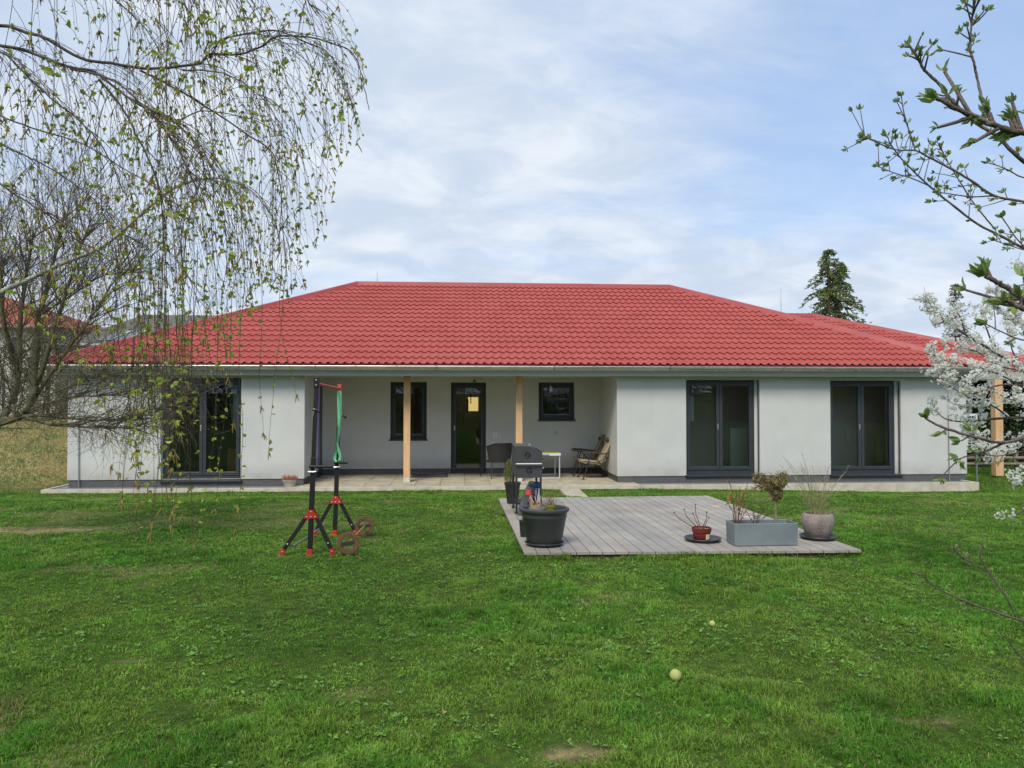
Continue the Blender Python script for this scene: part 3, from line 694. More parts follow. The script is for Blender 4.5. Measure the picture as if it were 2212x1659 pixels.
# ------------------------------------------------------------------ pull-up rig
blk0 = blk; blk = mat('rig_black', (.008,.008,.009), .5, (.014,.014,.015), 15)
redp = mat('red_powder_coat', (.52,.035,.02), .45, (.45,.03,.02), 6)
ga = P(669.5, 1192, 8.26); gb_ = P(723.5, 1152, 9.5)
ga.z = gz1(ga.x, ga.y)+.01; gb_.z = gz1(gb_.x, gb_.y)+.01
ta = P(684, 817, ga.y); tb = P(734, 832, gb_.y)
rig = thing('pull_up_rig', 'black two post pull up rig on tripod feet with red brackets', 'exercise rig', ga)
def rl(p): return Vector(p) - ga
for (g0, t0, idx) in ((ga, ta, 0), (gb_, tb, 1)):
    m = MB(); ax_ = (t0-g0).normalized()
    m.beam(rl(g0)+Vector((0,0,.05)), rl(g0+(t0-g0)*.55), .05, .05, (0,1,0)); m.beam(rl(g0+(t0-g0)*.551), rl(t0), .042, .042, (0,1,0))
    up = m.build('upright', blk, rig, bevel=.004)
    m = MB(); m.beam(rl(g0)+Vector((0,0,-.005)), rl(g0)+Vector((0,0,.055)), .058, .058, (0,1,0)); m.box(*(lambda q:(q.x-.035,q.x+.035,q.y-.05,q.y+.03,q.z-.012,q.z+.002))(rl(g0))); m.build('foot', redp, up, bevel=.003)
    hz_ = rl(g0).z + .43; q = rl(g0) + ax_*.43
    # trapezoid bracket plates front and back
    m = MB()
    for yy in (-.032, .032):
        m.prism([(-.072,-.045),(.072,-.045),(.068,-.022),(.024,.045),(-.024,.045),(-.068,-.022)], -.003, .003, lambda u,v,t_,yy=yy: (q.x+u, q.y+yy+t_, q.z+v))
    br = m.build('bracket', redp, rig)
    for u, v in ((-.045,-.027),(0,-.027),(.045,-.027),(0,.030)):
        m = MB(); m.blob((q.x+u, q.y-.038, q.z+v), (.009,.005,.009), 8, 4); m.build('bolt', steel, br, smooth=True)
    for sx_ in (-1, 1):
        ft = G(614.5 if sx_ < 0 else 724.6, 1190, gz1(ga.x+.3*sx_, ga.y)+.02) if idx == 0 else (P(679,1147,gb_.y) if sx_ < 0 else P(770,1151,gb_.y))
        ft = Vector((ft.x, g0.y + (-.02 if idx==0 else 0), gz1(ft.x, g0.y)+.02)); s0 = Vector((q.x+sx_*.04, q.y, q.z-.01)); e0 = rl(ft)
        d_ = (e0-s0).normalized(); m = MB(); m.beam(s0, e0, .042, .042, (0,1,0)); lg = m.build('leg', blk, rig, bevel=.004)
        m = MB(); m.beam(e0-d_*.055, e0+d_*.005, .048, .048, (0,1,0)); m.box(e0.x-.04,e0.x+.04,e0.y-.03,e0.y+.03,e0.z-.025,e0.z-.012); m.build('foot', redp, lg, bevel=.003)
        m = MB(); m.blob(e0-d_*.125+Vector((0,-.025,0)), (.010,.006,.010), 8, 4); m.build('bolt', steel, lg, smooth=True); m = MB(); m.blob(e0-d_*.03+Vector((0,-.03,0)), (.008,.005,.008), 8, 4); m.build('bolt', steel, lg, smooth=True)
# back legs (third foot of each tripod goes along the ground brace)
# bar between the post tops
ba, bb = rl(P(687, 829.5, ga.y)), rl(P(733, 840, gb_.y))
m = MB(); m.tube([ba, bb], .016, 12); m.build('pull_up_bar', redp, rig, smooth=True)
for t0, p in ((ta, ba), (tb, bb)):
    c = rl(t0); m = MB(); m.box(c.x-.028, c.x+.028, c.y-.027, c.y+.027, c.z-.10, c.z+.01); cp = m.build('post_cap', blk if t0 is ta else redp, rig, bevel=.003)
    m = MB(); m.blob((c.x, c.y-.03, c.z-.02), (.008,.005,.008), 8, 4); m.build('bolt', steel, cp, smooth=True); m = MB(); m.blob((c.x, c.y-.03, c.z-.075), (.008,.005,.008), 8, 4); m.build('bolt', steel, cp, smooth=True)
# safety pins and dip handles
def dip(px0, px1, py, Y, name='dip_handle', px_post=0):
    a, b = rl(P(px0,py,Y)), rl(P(px1,py,Y)); m = MB(); yo = Vector((0,-.05,0)); m.tube([a+yo, b+yo], .016, 10); h = m.build(name, blk, rig, smooth=True)
    c = rl(P(px_post, py, Y)); m = MB()
    for s_ in (-1, 1): m.tube([c+Vector((s_*.034,-.055,.0)), c+Vector((s_*.034,-.055,-.055)), c+Vector((s_*.034,.03,-.055))], .006, 6)
    m.tube([c+Vector((-.04,-.055,-.055)), c+Vector((.04,-.055,-.055))], .006, 6); m.build('clamp', steel, h, smooth=True)
dip(669.5, 722, 1007, ga.y, px_post=676); dip(722, 752, 998.5, gb_.y, px_post=728)
for px, py, Y in ((680, 885, ga.y), (738, 898, gb_.y)):
    c = rl(P(px,py,Y)); m = MB(); m.tube([c+Vector((-.03,-.03,.0)), c+Vector((.04,-.03,-.004))], .009, 8); m.blob(c+Vector((.05,-.03,-.02)), .016, 8, 6); m.build('knob', blk, rig, smooth=True)
    m = MB(); m.blob(c+Vector((.0,-.03,.006)), .010, 8, 4); m.tube([c+Vector((0,-.03,0)), c+Vector((-.02,-.034,-.1))], .003, 5); m.build('pin', steel, rig, smooth=True)
m = MB(); m.tube([rl(P(634,1180,8.35)), rl(P(700,1136,9.4))], .012, 8); m.build('ground_brace', mat('grey_brace', (.12,.15,.13), .6), rig)
# ---- resistance bands hanging on the bar
def band(pts, wdt, wprof, mm, name, label, rootp):
    """flat strip following pts; wprof gives the facing (0 edge-on .. 1 flat)"""
    t = thing(name, label, 'exercise band', rootp); m = MB()
    for k_ in range(len(pts)-1):
        p, q = Vector(pts[k_])-rootp, Vector(pts[k_+1])-rootp
        def off(i): a = wprof[i]; return Vector((math.cos(a)*wdt/2, math.sin(a)*wdt/2, 0))
        a0, a1 = off(k_), off(k_+1); n_ = Vector((0,.003,0))
        m.add([p-a0, p+a0, q+a1, q-a1, p-a0+n_, p+a0+n_, q+a1+n_, q-a1+n_], [(0,1,2,3),(7,6,5,4),(0,4,5,1),(3,2,6,7),(0,3,7,4),(1,5,6,2)])
    m.build('strap', mm, t, smooth=False); return t
top = P(733.5, 843, 9.35)
def bp_(px, py, y=9.35): return P(px, py, y)
gpts = [(731.5,843),(731,860),(731.5,880),(732,905),(731.5,925),(729,940),(728,955),(731,970),(735,985),(733,995),(728,998),(723,993),(724,983),(728,968),(731,950),(733,930),(734.5,900),(735.5,870),(734.5,845)]
band([bp_(x,y,9.35+.01*(i>9)) for i,(x,y) in enumerate(gpts)], .032, [0.2,0.1,.1,.2,.9,1.3,1.2,.7,.3,.2,.1,.2,.6,.9,1.2,.9,.4,.2,.2], mat('green_rubber', (.12,.48,.20), .5, (.22,.58,.32), 5), 'resistance_band', 'green rubber resistance band looped over the rear end of the red bar', top)
ppts = [(690,835),(690,850),(689.5,880),(689,930),(689,970),(690,992),(688,1008),(685.5,1010),(686,1000),(688,985),(688,940),(688.5,890),(688,850),(687,836)]
band([P(x,y,8.45) for x,y in ppts], .011, [1.0]*14, mat('purple_rubber', (.16,.10,.35), .5), 'resistance_band', 'purple rubber resistance band hanging behind the front post of the rig', P(688,836,8.45))

blk = blk0
# ------------------------------------------------------------------ barbell made from rusty flanges
rust = mat('rusty_iron', (.11,.065,.035), .8, (.22,.12,.06), 9, .5, 60, metal=.25)
rbar = mat('rusty_bar', (.38,.16,.055), .75, (.28,.11,.04), 8)
pn, pf = P(752,1173.5,8.2), P(787.7,1136.5,9.4)
bb_ = thing('barbell', 'rusty home made barbell with flange discs lying by the rig', 'barbell', (pn.x, pn.y, gz1(pn.x,pn.y)))
def disc_at(c, r):
    c = c - Vector(bb_.location); axv = (pf-pn).normalized(); s_ = axv.cross(Vector((0,0,1))).normalized(); u = s_.cross(axv)
    prof = [(r*.56,-.014),(r*.56,.014),(r*.62,.016),(r*.97,.014),(r,.010),(r,-.010),(r*.97,-.014),(r*.62,-.016)]
    m = MB(); n = 40
    for pr, h in prof:
        for j in range(n):
            t_ = 2*PI*j/n; m.v.append(tuple(c + axv*h + s_*(pr*math.cos(t_)) + u*(pr*math.sin(t_))))
    k = len(prof)
    for i in range(k):
        for j in range(n): m.f.append((i*n+j, i*n+(j+1)%n, ((i+1)%k)*n+(j+1)%n, ((i+1)%k)*n+j))
    w_ = m.build('weight_disc', rust, bb_, smooth=True)
    for j in range(8):
        m = MB(); t_ = 2*PI*(j+.3)/8; q = c + s_*(r*.8*math.cos(t_)) + u*(r*.8*math.sin(t_)); m.tube([q-axv*.0175, q+axv*.0175], .0065, 8)
        m.build('bolt_hole', mat('pale_rust', (.20,.15,.10), .8), w_)
    m = MB(); m.beam(c - s_*r*.6 - u*.012, c + s_*r*.6 + u*.012, .04, .038, axv); m.build('hub', mat('dark_iron', (.035,.03,.028), .7), w_, bevel=.004)
disc_at(pn, .121); disc_at(pf, .119)
m = MB(); d_ = (pf-pn); m.tube([pn-Vector(bb_.location)+d_*.01, pf-Vector(bb_.location)-d_*.01], .0145, 12); m.build('bar', rbar, bb_, smooth=True)

# ------------------------------------------------------------------ pots on the deck
anpl = mat('anthracite_plastic', (.040,.043,.047), .42, (.048,.051,.055), 6, .1, 200)
soil = mat('potting_soil', (.03,.02,.013), .95, (.07,.045,.03), 30, 1, 60)
stalk = mat('dry_stalk', (.42,.26,.15), .8, (.30,.17,.09), 12)
redstem = mat('red_brown_stem', (.16,.055,.03), .6, (.10,.04,.025), 12)
def pot_profile(rb, rt, h, t=.008, rim=.012, rimh=.03):
    return [(.001,.0),(rb,.0),(rt-rim*.4,h-rimh),(rt+rim*.4,h-rimh),(rt+rim*.6,h-rimh*.5),(rt+rim*.4,h),(rt-t*.6,h+.002),(rt-t-.004,h-.01),(rt-t-.006,h-rimh),(rb-t,.012),(.001,.012)]
def saucer(cx, cy, z, r, name='saucer', label=None, m_=None, cat='saucer'):
    prof = [(.001,0),(r*.82,0),(r*.97,.028),(r,.030),(r*1.01,.035),(r,.040),(r*.96,.038),(r*.93,.030),(r*.80,.010),(.001,.010)]
    m = MB(); m.lathe(prof, n=48); o = m.build(name, m_ or anpl, None, smooth=True); o.location = (cx, cy, z); return tag(o, label, cat)
def stems(rootp, specs, mm, name, parent, r=.004, buds=None, budr=.007):
    m = MB(); b = MB()
    for pts in specs:
        n = len(pts); m.tube(pts, [r*(1-.45*i/(n-1)) for i in range(n)], 6)
        if buds: b.blob(pts[-1], (budr*.8,budr*.8,budr*1.5), 6, 5)
    o = m.build(name, mm, parent, smooth=True)
    if buds: b.build('buds', buds, parent, smooth=True)
    return o
# large anthracite pot
bx, by = X(1175.5, 8.3), 8.3; z0 = dz(by)+.002
saucer(bx, by, z0, .215, label='round anthracite saucer beneath the large black pot')
bp = thing('plant_pot', 'large round anthracite plastic pot with two small pots inside', 'flower pot', (bx, by, z0+.012))
m = MB(); prof = [(.001,0),(.182,0),(.19,.01),(.243,.30),(.248,.305),(.250,.352),(.262,.356),(.272,.366),(.276,.380),(.272,.395),(.258,.402),(.244,.396),(.238,.38),(.232,.30),(.18,.03),(.001,.03)]
m.lathe(prof, n=64); m.build('pot_body', anpl, bp, smooth=True)
m = MB(); m.lathe([(.001,.29),(.229,.29)], n=32); m.build('soil', soil, bp, fix=False)
def small_pot(cx, cy, z, rb, rt, h, mm, label, rim=.008):
    t = thing('plant_pot', label, 'flower pot', (cx, cy, z)); m = MB(); m.lathe(pot_profile(rb, rt, h, .004, rim, h*.22), n=32); m.build('pot_body', mm, t, smooth=True)
    m = MB(); m.lathe([(.001,h-.02),(rt-.01,h-.02)], n=20); m.build('soil', soil, t, fix=False); return t
ipz = z0+.012+.291
greyp = mat('grey_green_plastic', (.17,.19,.17), .5); olive = mat('olive_plastic', (.17,.19,.03), .45)
sp1 = small_pot(X(1160,8.2), 8.2, ipz, .062, .088, .125, greyp, 'small grey pot of cut pale stalks standing in the large black pot')
sp2 = small_pot(X(1189,8.32), 8.34, ipz, .050, .062, .135, olive, 'small olive green pot of dry stems standing in the large black pot', .005)
sp = []
for i in range(22):
    a = random.uniform(0, 2*PI); rr = random.uniform(.01,.07); ln = random.uniform(.05,.15); tl = random.uniform(-.5,.5)
    p0 = Vector((rr*math.cos(a), rr*math.sin(a)*.8, .10)); sp.append([p0, p0+Vector((tl*ln*.7, random.uniform(-.3,.3)*ln, ln*.55)), p0+Vector((tl*ln*1.2, random.uniform(-.4,.4)*ln, ln))])
stems(None, sp, mat('cut_stalk', (.52,.36,.24), .8, (.40,.24,.14), 20), 'stalks', sp1, .008)
sp = []
for i in range(26):
    a = random.uniform(0, 2*PI); rr = random.uniform(.0,.05); ln = random.uniform(.05,.17)
    p0 = Vector((rr*math.cos(a), rr*math.sin(a), .11)); p1 = p0+Vector((random.uniform(-.05,.05),random.uniform(-.05,.05),ln*.6)); sp.append([p0,p1,p1+Vector((random.uniform(-.04,.04),0,ln*.4))])
stems(None, sp, mat('dead_stem', (.20,.12,.07), .8, (.28,.18,.1), 20), 'stalks', sp2, .003)
# small dark container behind the large pot
cx_, cy_ = X(1131.5, 8.85), 8.85
t = thing('plant_pot', 'small square black plastic pot half hidden behind the large pot', 'flower pot', (cx_, cy_, dz(8.85)+.002))
m = MB(); hgt = .19
m.add([(x*s_,y*s_,z) for z, s_ in ((0,.040),(hgt,.052),(hgt,.047),(.02,.036)) for x, y in ((-1,-1),(1,-1),(1,1),(-1,1))],
      [(3,2,1,0)]+[(4*k+j,4*k+(j+1)%4,4*k+4+(j+1)%4,4*k+4+j) for k in range(3) for j in range(4)]+[(12,13,14,15)])
m.box(-.056,.056,-.056,-.050,hgt-.03,hgt+.003); m.build('pot_body', blk, t)
m = MB()
for i in range(14): m.tube([(random.uniform(-.03,.03),random.uniform(-.03,.03),hgt-.03),(random.uniform(-.05,.05),random.uniform(-.05,.05),hgt+random.uniform(.01,.04))], .003, 5)
m.build('stalks', stalk, t)

# red pot with pruned stems, its saucer
rx_, ry_ = X(1514, 8.34), 8.34; z0 = dz(ry_)+.002
saucer(X(1516.5,8.42), 8.42, z0, .205, label='round anthracite saucer beneath the small red pot')
rp = thing('plant_pot', 'small dark red pot with bare pruned stems on a saucer', 'flower pot', (rx_, ry_, z0+.012))
redpl = mat('dark_red_plastic', (.13,.012,.012), .4, (.155,.015,.014), 5)
m = MB(); m.lathe([(.001,0),(.083,0),(.088,.005),(.098,.105),(.107,.107),(.110,.150),(.107,.153),(.100,.150),(.098,.11),(.084,.02),(.001,.02)], n=40); m.build('pot_body', redpl, rp, smooth=True)
m = MB(); m.lathe([(.001,.135),(.0985,.135)], n=24); m.build('soil', mat('bark_mulch', (.20,.11,.06), .9, (.34,.2,.12), 40, 1, 60), rp, fix=False)
# printed label on the pot
m = MB(); m2 = MB()
for j in range(8):
    a0, a1 = R(-79+4.6*j), R(-79+4.6*(j+1)); f_ = lambda a, z: ((.0915+.10*(z-.03))*math.cos(a)*1.012, (.0915+.10*(z-.03))*math.sin(a)*1.012, z)
    (m2 if j < 4 else m).quad(f_(a0,.03), f_(a1,.03), f_(a1,.088), f_(a0,.088))
m.v += []; m.build('label_sticker', mat('sticker_white', (.7,.75,.65), .5, (.55,.62,.5), 60), rp, fix=False); m2.build('label_sticker', mat('sticker_lime', (.45,.6,.06), .5, (.7,.75,.6), 60), rp, fix=False)
o_ = Vector(rp.location)
def tipl(px, py, y, o_=o_): return P(px, py, y) - o_
sp = []
for (px, py, y, k1) in ((1456,1108.4,8.3,.5),(1478,1101.5,8.35,.6),(1502,1091,8.38,.7),(1497,1110,8.45,.6),(1526.6,1107.4,8.3,.5),(1531,1119,8.4,.5),(1520,1140,8.25,.5)):
    tp = tipl(px,py,y); b0_ = Vector((tp.x*.12, (random.random()-.5)*.06, .12)); mid = b0_*(1-k1) + Vector((tp.x*.55, tp.y*.5, b0_.z+(tp.z-b0_.z)*.5))*k1 + Vector((0,0,b0_.z*(0)))
    sp.append([b0_, Vector((b0_.x+(tp.x-b0_.x)*.35, tp.y*.4, b0_.z+(tp.z-b0_.z)*.3)), Vector((b0_.x+(tp.x-b0_.x)*.78+random.uniform(-.01,.01), tp.y*.8, b0_.z+(tp.z-b0_.z)*.66)), tp])
    for s_ in (-1,1): sp.append([tp-(tp-sp[-1][2] if s_<0 else tp-sp[-2][2])*.0, tp+Vector((s_*.012,0,.014))])
stems(None, sp, redstem, 'stems', rp, .0055)

# grey-blue trough with plants
ty0, ty1 = 8.05, 8.33; tx0, tx1 = X(1585.5, ty0), X(1722.5, ty0); tl = tx1-tx0; z0 = dz(8.05)+.003; thh = .245
tr = thing('planter_trough', 'long blue grey rectangular planter trough on the front edge of the deck', 'planter', (tx0, ty0, z0))
m = MB(); w_, dd = .014, ty1-ty0
ring = lambda x0,x1,y0,y1,z: [(x0,y0,z),(x1,y0,z),(x1,y1,z),(x0,y1,z)]
m.add(ring(.006,tl-.006,.006,dd-.006,0)+ring(0,tl,0,dd,thh)+ring(w_,tl-w_,w_,dd-w_,thh)+ring(w_,tl-w_,w_,dd-w_,.15), [(3,2,1,0)]+[(4*k+j,4*k+(j+1)%4,4*k+4+(j+1)%4,4*k+4+j) for k in range(3) for j in range(4)])
m.build('trough_body', mat('blue_grey_plastic', (.22,.26,.285), .5, (.15,.185,.21), 2.6, .15, 160, contrast=(.3,.7)), tr, bevel=.008)
m = MB(); m.box(w_+.002, tl-w_-.002, w_+.002, dd-w_-.002, .14, thh-.055); m.build('soil', soil, tr)
otr = Vector(tr.location)
leafbr = mat('dry_brown_leaf', (.26,.13,.06), .8, (.36,.2,.09), 12, island=.3, transl=.2)
def shrubby(parent_label, px0, py0, y, specs, mm, leafm, nleaf, leafsize, name='dry_shrub', leafname='dry_leaves', droop=.2, cat='shrub', rad=.003):
    base = P(px0, py0, y); t = thing(name, parent_label, cat, base); m = MB(); tips = []
    for (px, py) in specs:
        tp = P(px, py, y+random.uniform(-.08,.08)) - base; p0 = Vector(((tp.x)*.15, random.uniform(-.03,.03), 0)); n = 5; pts = []
        for i in range(n+1):
            k = i/n; pts.append(p0.lerp(tp, k) + Vector((-(tp.x-p0.x)*.25*math.sin(PI*k)+random.uniform(-.006,.006), random.uniform(-.01,.01), .0)))
        m.tube(pts, [rad*(1.3-.7*i/n) for i in range(n+1)], 5)
        for i in range(2, n):
            if random.random() < .75:
                q = pts[i]; e = q + Vector((random.uniform(-.07,.07), random.uniform(-.05,.05), random.uniform(.02,.09))); m.tube([q, e], rad*.6, 4); tips.append((q, e))
        tips.append((pts[-3], pts[-1]))
    m.build('stems', mm, t)
    if nleaf:
        l = MB()
        for i in range(nleaf):
            a, b = random.choice(tips); p = a.lerp(b, random.random()); d_ = Vector((random.uniform(-1,1), random.uniform(-1,1), random.uniform(-1.3,.5)-droop)).normalized()*leafsize*random.uniform(.6,1.3)
            s_ = d_.orthogonal().normalized()*d_.length*.25; l.add([p, p+d_*.5+s_, p+d_, p+d_*.5-s_], [(0,1,2,3)])
        l.build(leafname, leafm, t, fix=False)
    return t
shrubby('dry reddish brown shrub at the left end of the grey blue trough', 1592, 1136, 8.2, [(1572,1030),(1578,1045),(1600,1050),(1612,1055),(1566,1075),(1625,1060),(1630,1085),(1590,1060),(1605,1075),(1615,1040),(1580,1070)], redstem, leafbr, 130, .035)
shrubby('short dark leafless stems in the middle of the trough', 1630, 1137, 8.16, [(1608,1100),(1622,1095),(1629,1088),(1640,1104),(1655,1093),(1660,1110),(1672,1080),(1645,1112)], mat('dark_stem', (.06,.025,.02), .7), mat('dark_dead_leaf', (.07,.035,.025), .8, island=.3), 50, .022)
# wilted standard shrub
base = P(1675.5, 1137, 8.2); base.z = z0+thh-.06
wt = thing('wilted_standard_shrub', 'wilted olive brown standard shrub on a thin stem in the trough', 'shrub', base)
tp = P(1674, 1075, 8.2)-base; m = MB(); m.tube([(0,0,0),(.004,0,tp.z*.5),(-.004,0,tp.z),(-.01,0,tp.z+.12)], [.010,.009,.009,.006], 8)
crown = []
def ell(px, py, rx, rz, ry, n):
    c = P(px, py, 8.2)-base
    for i in range(n):
        while True:
            v = Vector((random.uniform(-1,1),random.uniform(-1,1),random.uniform(-1,1)))
            if v.length < 1: break
        crown.append(c + Vector((v.x*rx, v.y*ry, v.z*rz)))
ell(1678,1040,.115,.08,.10,560); ell(1677,1062,.07,.08,.07,300); ell(1640,1031,.085,.05,.06,260); ell(1652,1045,.075,.06,.06,220); ell(1690,1027,.06,.045,.06,120); ell(1631,1055,.035,.025,.03,25); ell(1676,1080,.03,.03,.03,40)
for i in range(0, len(crown), 16): m.tube([(-.004,0,tp.z+.01), crown[i]*.5+Vector((0,0,tp.z*.5+.0)), crown[i]], .0025, 4)
m.build('stem', mat('grey_bark_stem', (.30,.24,.16), .8, (.2,.16,.1), 12), wt, smooth=True)
l = MB()
for p in crown:
    d_ = Vector((random.uniform(-.5,.5), random.uniform(-.5,.5), -random.uniform(.3,1.0))).normalized()*random.uniform(.03,.062)
    if random.random() < .15: d_.z = abs(d_.z)*.7; d_.x *= 2
    s_ = d_.cross(Vector((random.uniform(-1,1),random.uniform(-1,1),.1))).normalized()*.0075; k = Vector((random.uniform(-.004,.004),-.004,0))
    l.add([p, p+d_*.4+s_, p+d_, p+d_*.4-s_], [(0,1,2,3)])
l.build('wilted_leaves', mat('wilted_leaf', (.14,.13,.05), .75, (.26,.20,.085), 9, island=.45, transl=.25), wt, fix=False)

# round stone pot, saucer and its shrub
sx_, sy_ = X(1764, 8.5), 8.5; z0 = dz(sy_)+.002
saucer(X(1765.5,8.46), 8.46, z0, .208, label='round anthracite saucer beneath the round stone pot')
stp = thing('plant_pot', 'round bulging mauve grey stone textured pot on the right of the deck', 'flower pot', (sx_, sy_, z0+.012))
m = MB(); prof = [(.001,0),(.118,0),(.130,.012),(.162,.09),(.180,.16),(.183,.20),(.172,.25),(.156,.276),(.146,.279),(.138,.27),(.142,.24),(.14,.21),(.001,.21)]
m.lathe(prof, n=56); m.build('pot_body', mat('mauve_stone', (.21,.17,.16), .9, (.32,.27,.25), 10, .7, 90, stretch=(1,1,.35)), stp, smooth=True)
m = MB(); m.lathe([(.001,.245),(.1415,.245)], n=28); m.build('soil', mat('bark_soil', (.10,.045,.025), .9, (.17,.09,.05), 50, 1, 60), stp, fix=False)
willow = mat('yellow_green_stem', (.30,.27,.14), .7, (.22,.19,.10), 12)
sb = P(1765, 1119, 8.5); tspec = [(1690,983),(1703,996),(1731,977),(1728,1000),(1755,1005),(1795,997),(1788,1015),(1835,1005),(1820,1025),(1712,1030),(1775,1020),(1745,1020),(1765,1030),(1800,1040),(1738,1010)]
t = thing('potted_shrub', 'budding leafless shrub with upright yellowish stems in the stone pot', 'shrub', sb); m = MB(); l = MB()
for i in range(2):
  for (px, py) in tspec:
    tp = P(px+random.uniform(-9,9)*(i>0), py+random.uniform(0,70)*(i>0), 8.5+random.uniform(-.12,.12))-sb; p0 = Vector((tp.x*.12+random.uniform(-.02,.02), random.uniform(-.04,.04), -.015)); n = 7; pts = []
    for k_ in range(n+1):
        k = k_/n; pts.append(p0.lerp(tp, k) + Vector((-(tp.x-p0.x)*.15*math.sin(PI*k)+random.uniform(-.014,.014), random.uniform(-.012,.012), 0)))
    m.tube(pts, [(.0040 if i==0 else .0020)*(1.2-.85*k_/n) for k_ in range(n+1)], 5)
    for k_ in range(2, n):
        for s_ in range(2):
            if random.random() < .5:
                q = pts[k_]; e = q+Vector((random.uniform(-.07,.07), random.uniform(-.06,.06), random.uniform(.02,.10))); m.tube([q,e], .0012, 3)
        if k_ > 2:
            for z in range(4):
                q = pts[k_].lerp(pts[k_+1], random.random()); d_ = Vector((random.uniform(-1,1),random.uniform(-1,1),random.uniform(0,1.4))).normalized()*.016; s_ = d_.orthogonal().normalized()*.004
                l.add([q, q+d_*.5+s_, q+d_, q+d_*.5-s_], [(0,1,2,3)])
for i in range(26):      # trailing shoots to the right
    a = Vector((.02,0,.0)); tp = P(1800+random.uniform(0,50), 1112+random.uniform(-22,16), 8.5)-sb; m.tube([a, a.lerp(tp,.5)+Vector((0,0,.04)), tp], .0012, 3)
m.build('stems', willow, t); l.build('buds', mat('grey_green_bud', (.24,.25,.13), .8, island=.3), t, fix=False)

# ------------------------------------------------------------------ smoker barbecue
grill = mat('charcoal_enamel', (.040,.042,.044), .55, (.05,.052,.055), 5, .08, 150)
gy0, gy1 = 10.7, 11.35; gx0, gx1 = X(1112.5, gy0), X(1171.5, gy0); gw = gx1-gx0; gz0 = dz(gy0)
gt_, gb2 = Z(1140, 963, gy0)-gz0, Z(1140, 1032.5, gy0)-gz0; seam = Z(1140,1003,gy0)-gz0
bq = thing('barbecue_smoker', 'black box barbecue smoker on four legs near the back of the deck', 'barbecue', (gx0, gy0, gz0))
dep = gy1-gy0; f3 = lambda u, v, t_: (u, t_, v)
lidp = [(0, seam+.003), (0, gt_-.005)] + [(gw*(.15+.85*math.sin(a)), (seam+.003) + (gt_-.0-seam-.003)*(1 if a < .1 else math.cos(a*.78)**.55)) for a in [i*PI/2/12 for i in range(13)]]
lidp[-1] = (gw, lidp[-1][1]); lidp.append((gw, seam+.003))
m = MB(); m.prism(lidp, 0, dep, f3); lid = m.build('lid', grill, bq, bevel=.004)
m = MB(); m.prism([(0,gb2+.02),(0,seam-.003),(gw,seam-.003),(gw,gb2+.02),(gw-.02,gb2),(.02,gb2)], 0, dep, f3); fb = m.build('firebox', grill, bq, bevel=.004)
def vent(cx, cz, par):
    m = MB()
    for k_ in range(8):
        a = 2*PI*k_/8; m.blob((cx+.034*math.cos(a), -.003, cz+.034*math.sin(a)), (.0125,.002,.0125), 8, 4)
    m.build('vent', mat('vent_dark', (.003,.003,.003), .7), par)
    m = MB(); m.lathe([(.001,0),(.012,0),(.012,.006),(.001,.006)], n=12)
    m.v = [(cx+x, -.0055-z, cz+y) for x,y,z in m.v]; m.box(cx-.022, cx+.002, -.012, -.006, cz-.045, cz-.02); m.build('vent_damper', grill, par)
vent(gw*.46, seam+(gt_-seam)*.50, lid); vent(gw*.52, gb2+(seam-gb2)*.55, fb)
m = MB(); m.tube([(.015,0,seam+.005),(.015,-.045,seam+.01),(gw-.015,-.045,seam+.01),(gw-.015,0,seam+.005)], .0105, 10); m.build('handle', mat('bright_handle', (.7,.72,.75), .3, metal=.6), bq, smooth=True)
for x_ in (.022, gw-.022):
    for y_ in (.02, dep-.02):
        m = MB(); m.box(x_-.014, x_+.014, y_-.014, y_+.014, .0, gb2+.04); lg = m.build('leg', blk, bq, bevel=.002)
        m = MB(); m.box(x_-.02, x_+.02, y_-.02, y_+.02, .001, .03); m.build('foot', blk, lg)
m = MB(); m.box(.03, gw-.03, .035, dep-.03, .13, .145); m.build('shelf', blk, bq)
m = MB(); m.tube([(-.03,.02,gb2+.02),(-.03,dep-.02,gb2+.02)], .01, 8); m.box(-.035,-.001,.06,.08,gb2+.01,gb2+.03); m.build('side_rail', blk, bq)
m = MB(); m.tube([(gw*.62,dep*.5,gt_-.03),(gw*.62,dep*.5,gt_+.012)], .02, 10); m.build('chimney', steel, lid)
# things stored under and against the smoker
def bag(name, label, cat, c, w_, d_, h_, lean, mm, yaw=0, extra=None):
    t = thing(name, label, cat, c, yaw); m = MB(); n = 9; rings = 8; vs = []
    for i in range(rings+1):
        k = i/rings; ww = w_*(1-.12*math.cos(PI*2*k)*.5)*(1 if k < .85 else 1-.35*(k-.85)/.15); dd_ = d_*(.6+.4*math.sin(PI*min(1,k*1.0+.08)))
        for j in range(12):
            a = 2*PI*j/12; ca, sa = math.cos(a), math.sin(a); ex = .45
            vs.append((ww/2*math.copysign(abs(ca)**ex, ca)+lean*k*h_ + random.uniform(-.003,.003), dd_/2*math.copysign(abs(sa)**ex, sa), h_*k))
    fs = [(i*12+j, i*12+(j+1)%12, (i+1)*12+(j+1)%12, (i+1)*12+j) for i in range(rings) for j in range(12)] + [tuple(range(12))[::-1], tuple(rings*12+j for j in range(12))]
    m.add(vs, fs); m.build('bag_body', mm, t, smooth=True); return t
zb = lambda y: dz(y)+.003
bx1 = X(1124, 10.6)
t = bag('fuel_bag', 'narrow charcoal grey bag with a red band leaning on the front of the smoker', 'bag', (bx1, 10.58, zb(10.58)), .10, .07, .46, .32, mat('grey_sheeny_bag', (.10,.11,.125), .35, (.05,.055,.065), 8))
m = MB(); m.box(.072, .138, -.042, -.036, .285, .36); m.build('red_band', mat('red_print', (.60,.06,.05), .5), t)
m = MB(); m.blob((.155,0,.43), (.055,.04,.05), 10, 8, .2); m.build('bag_top', blk, t)
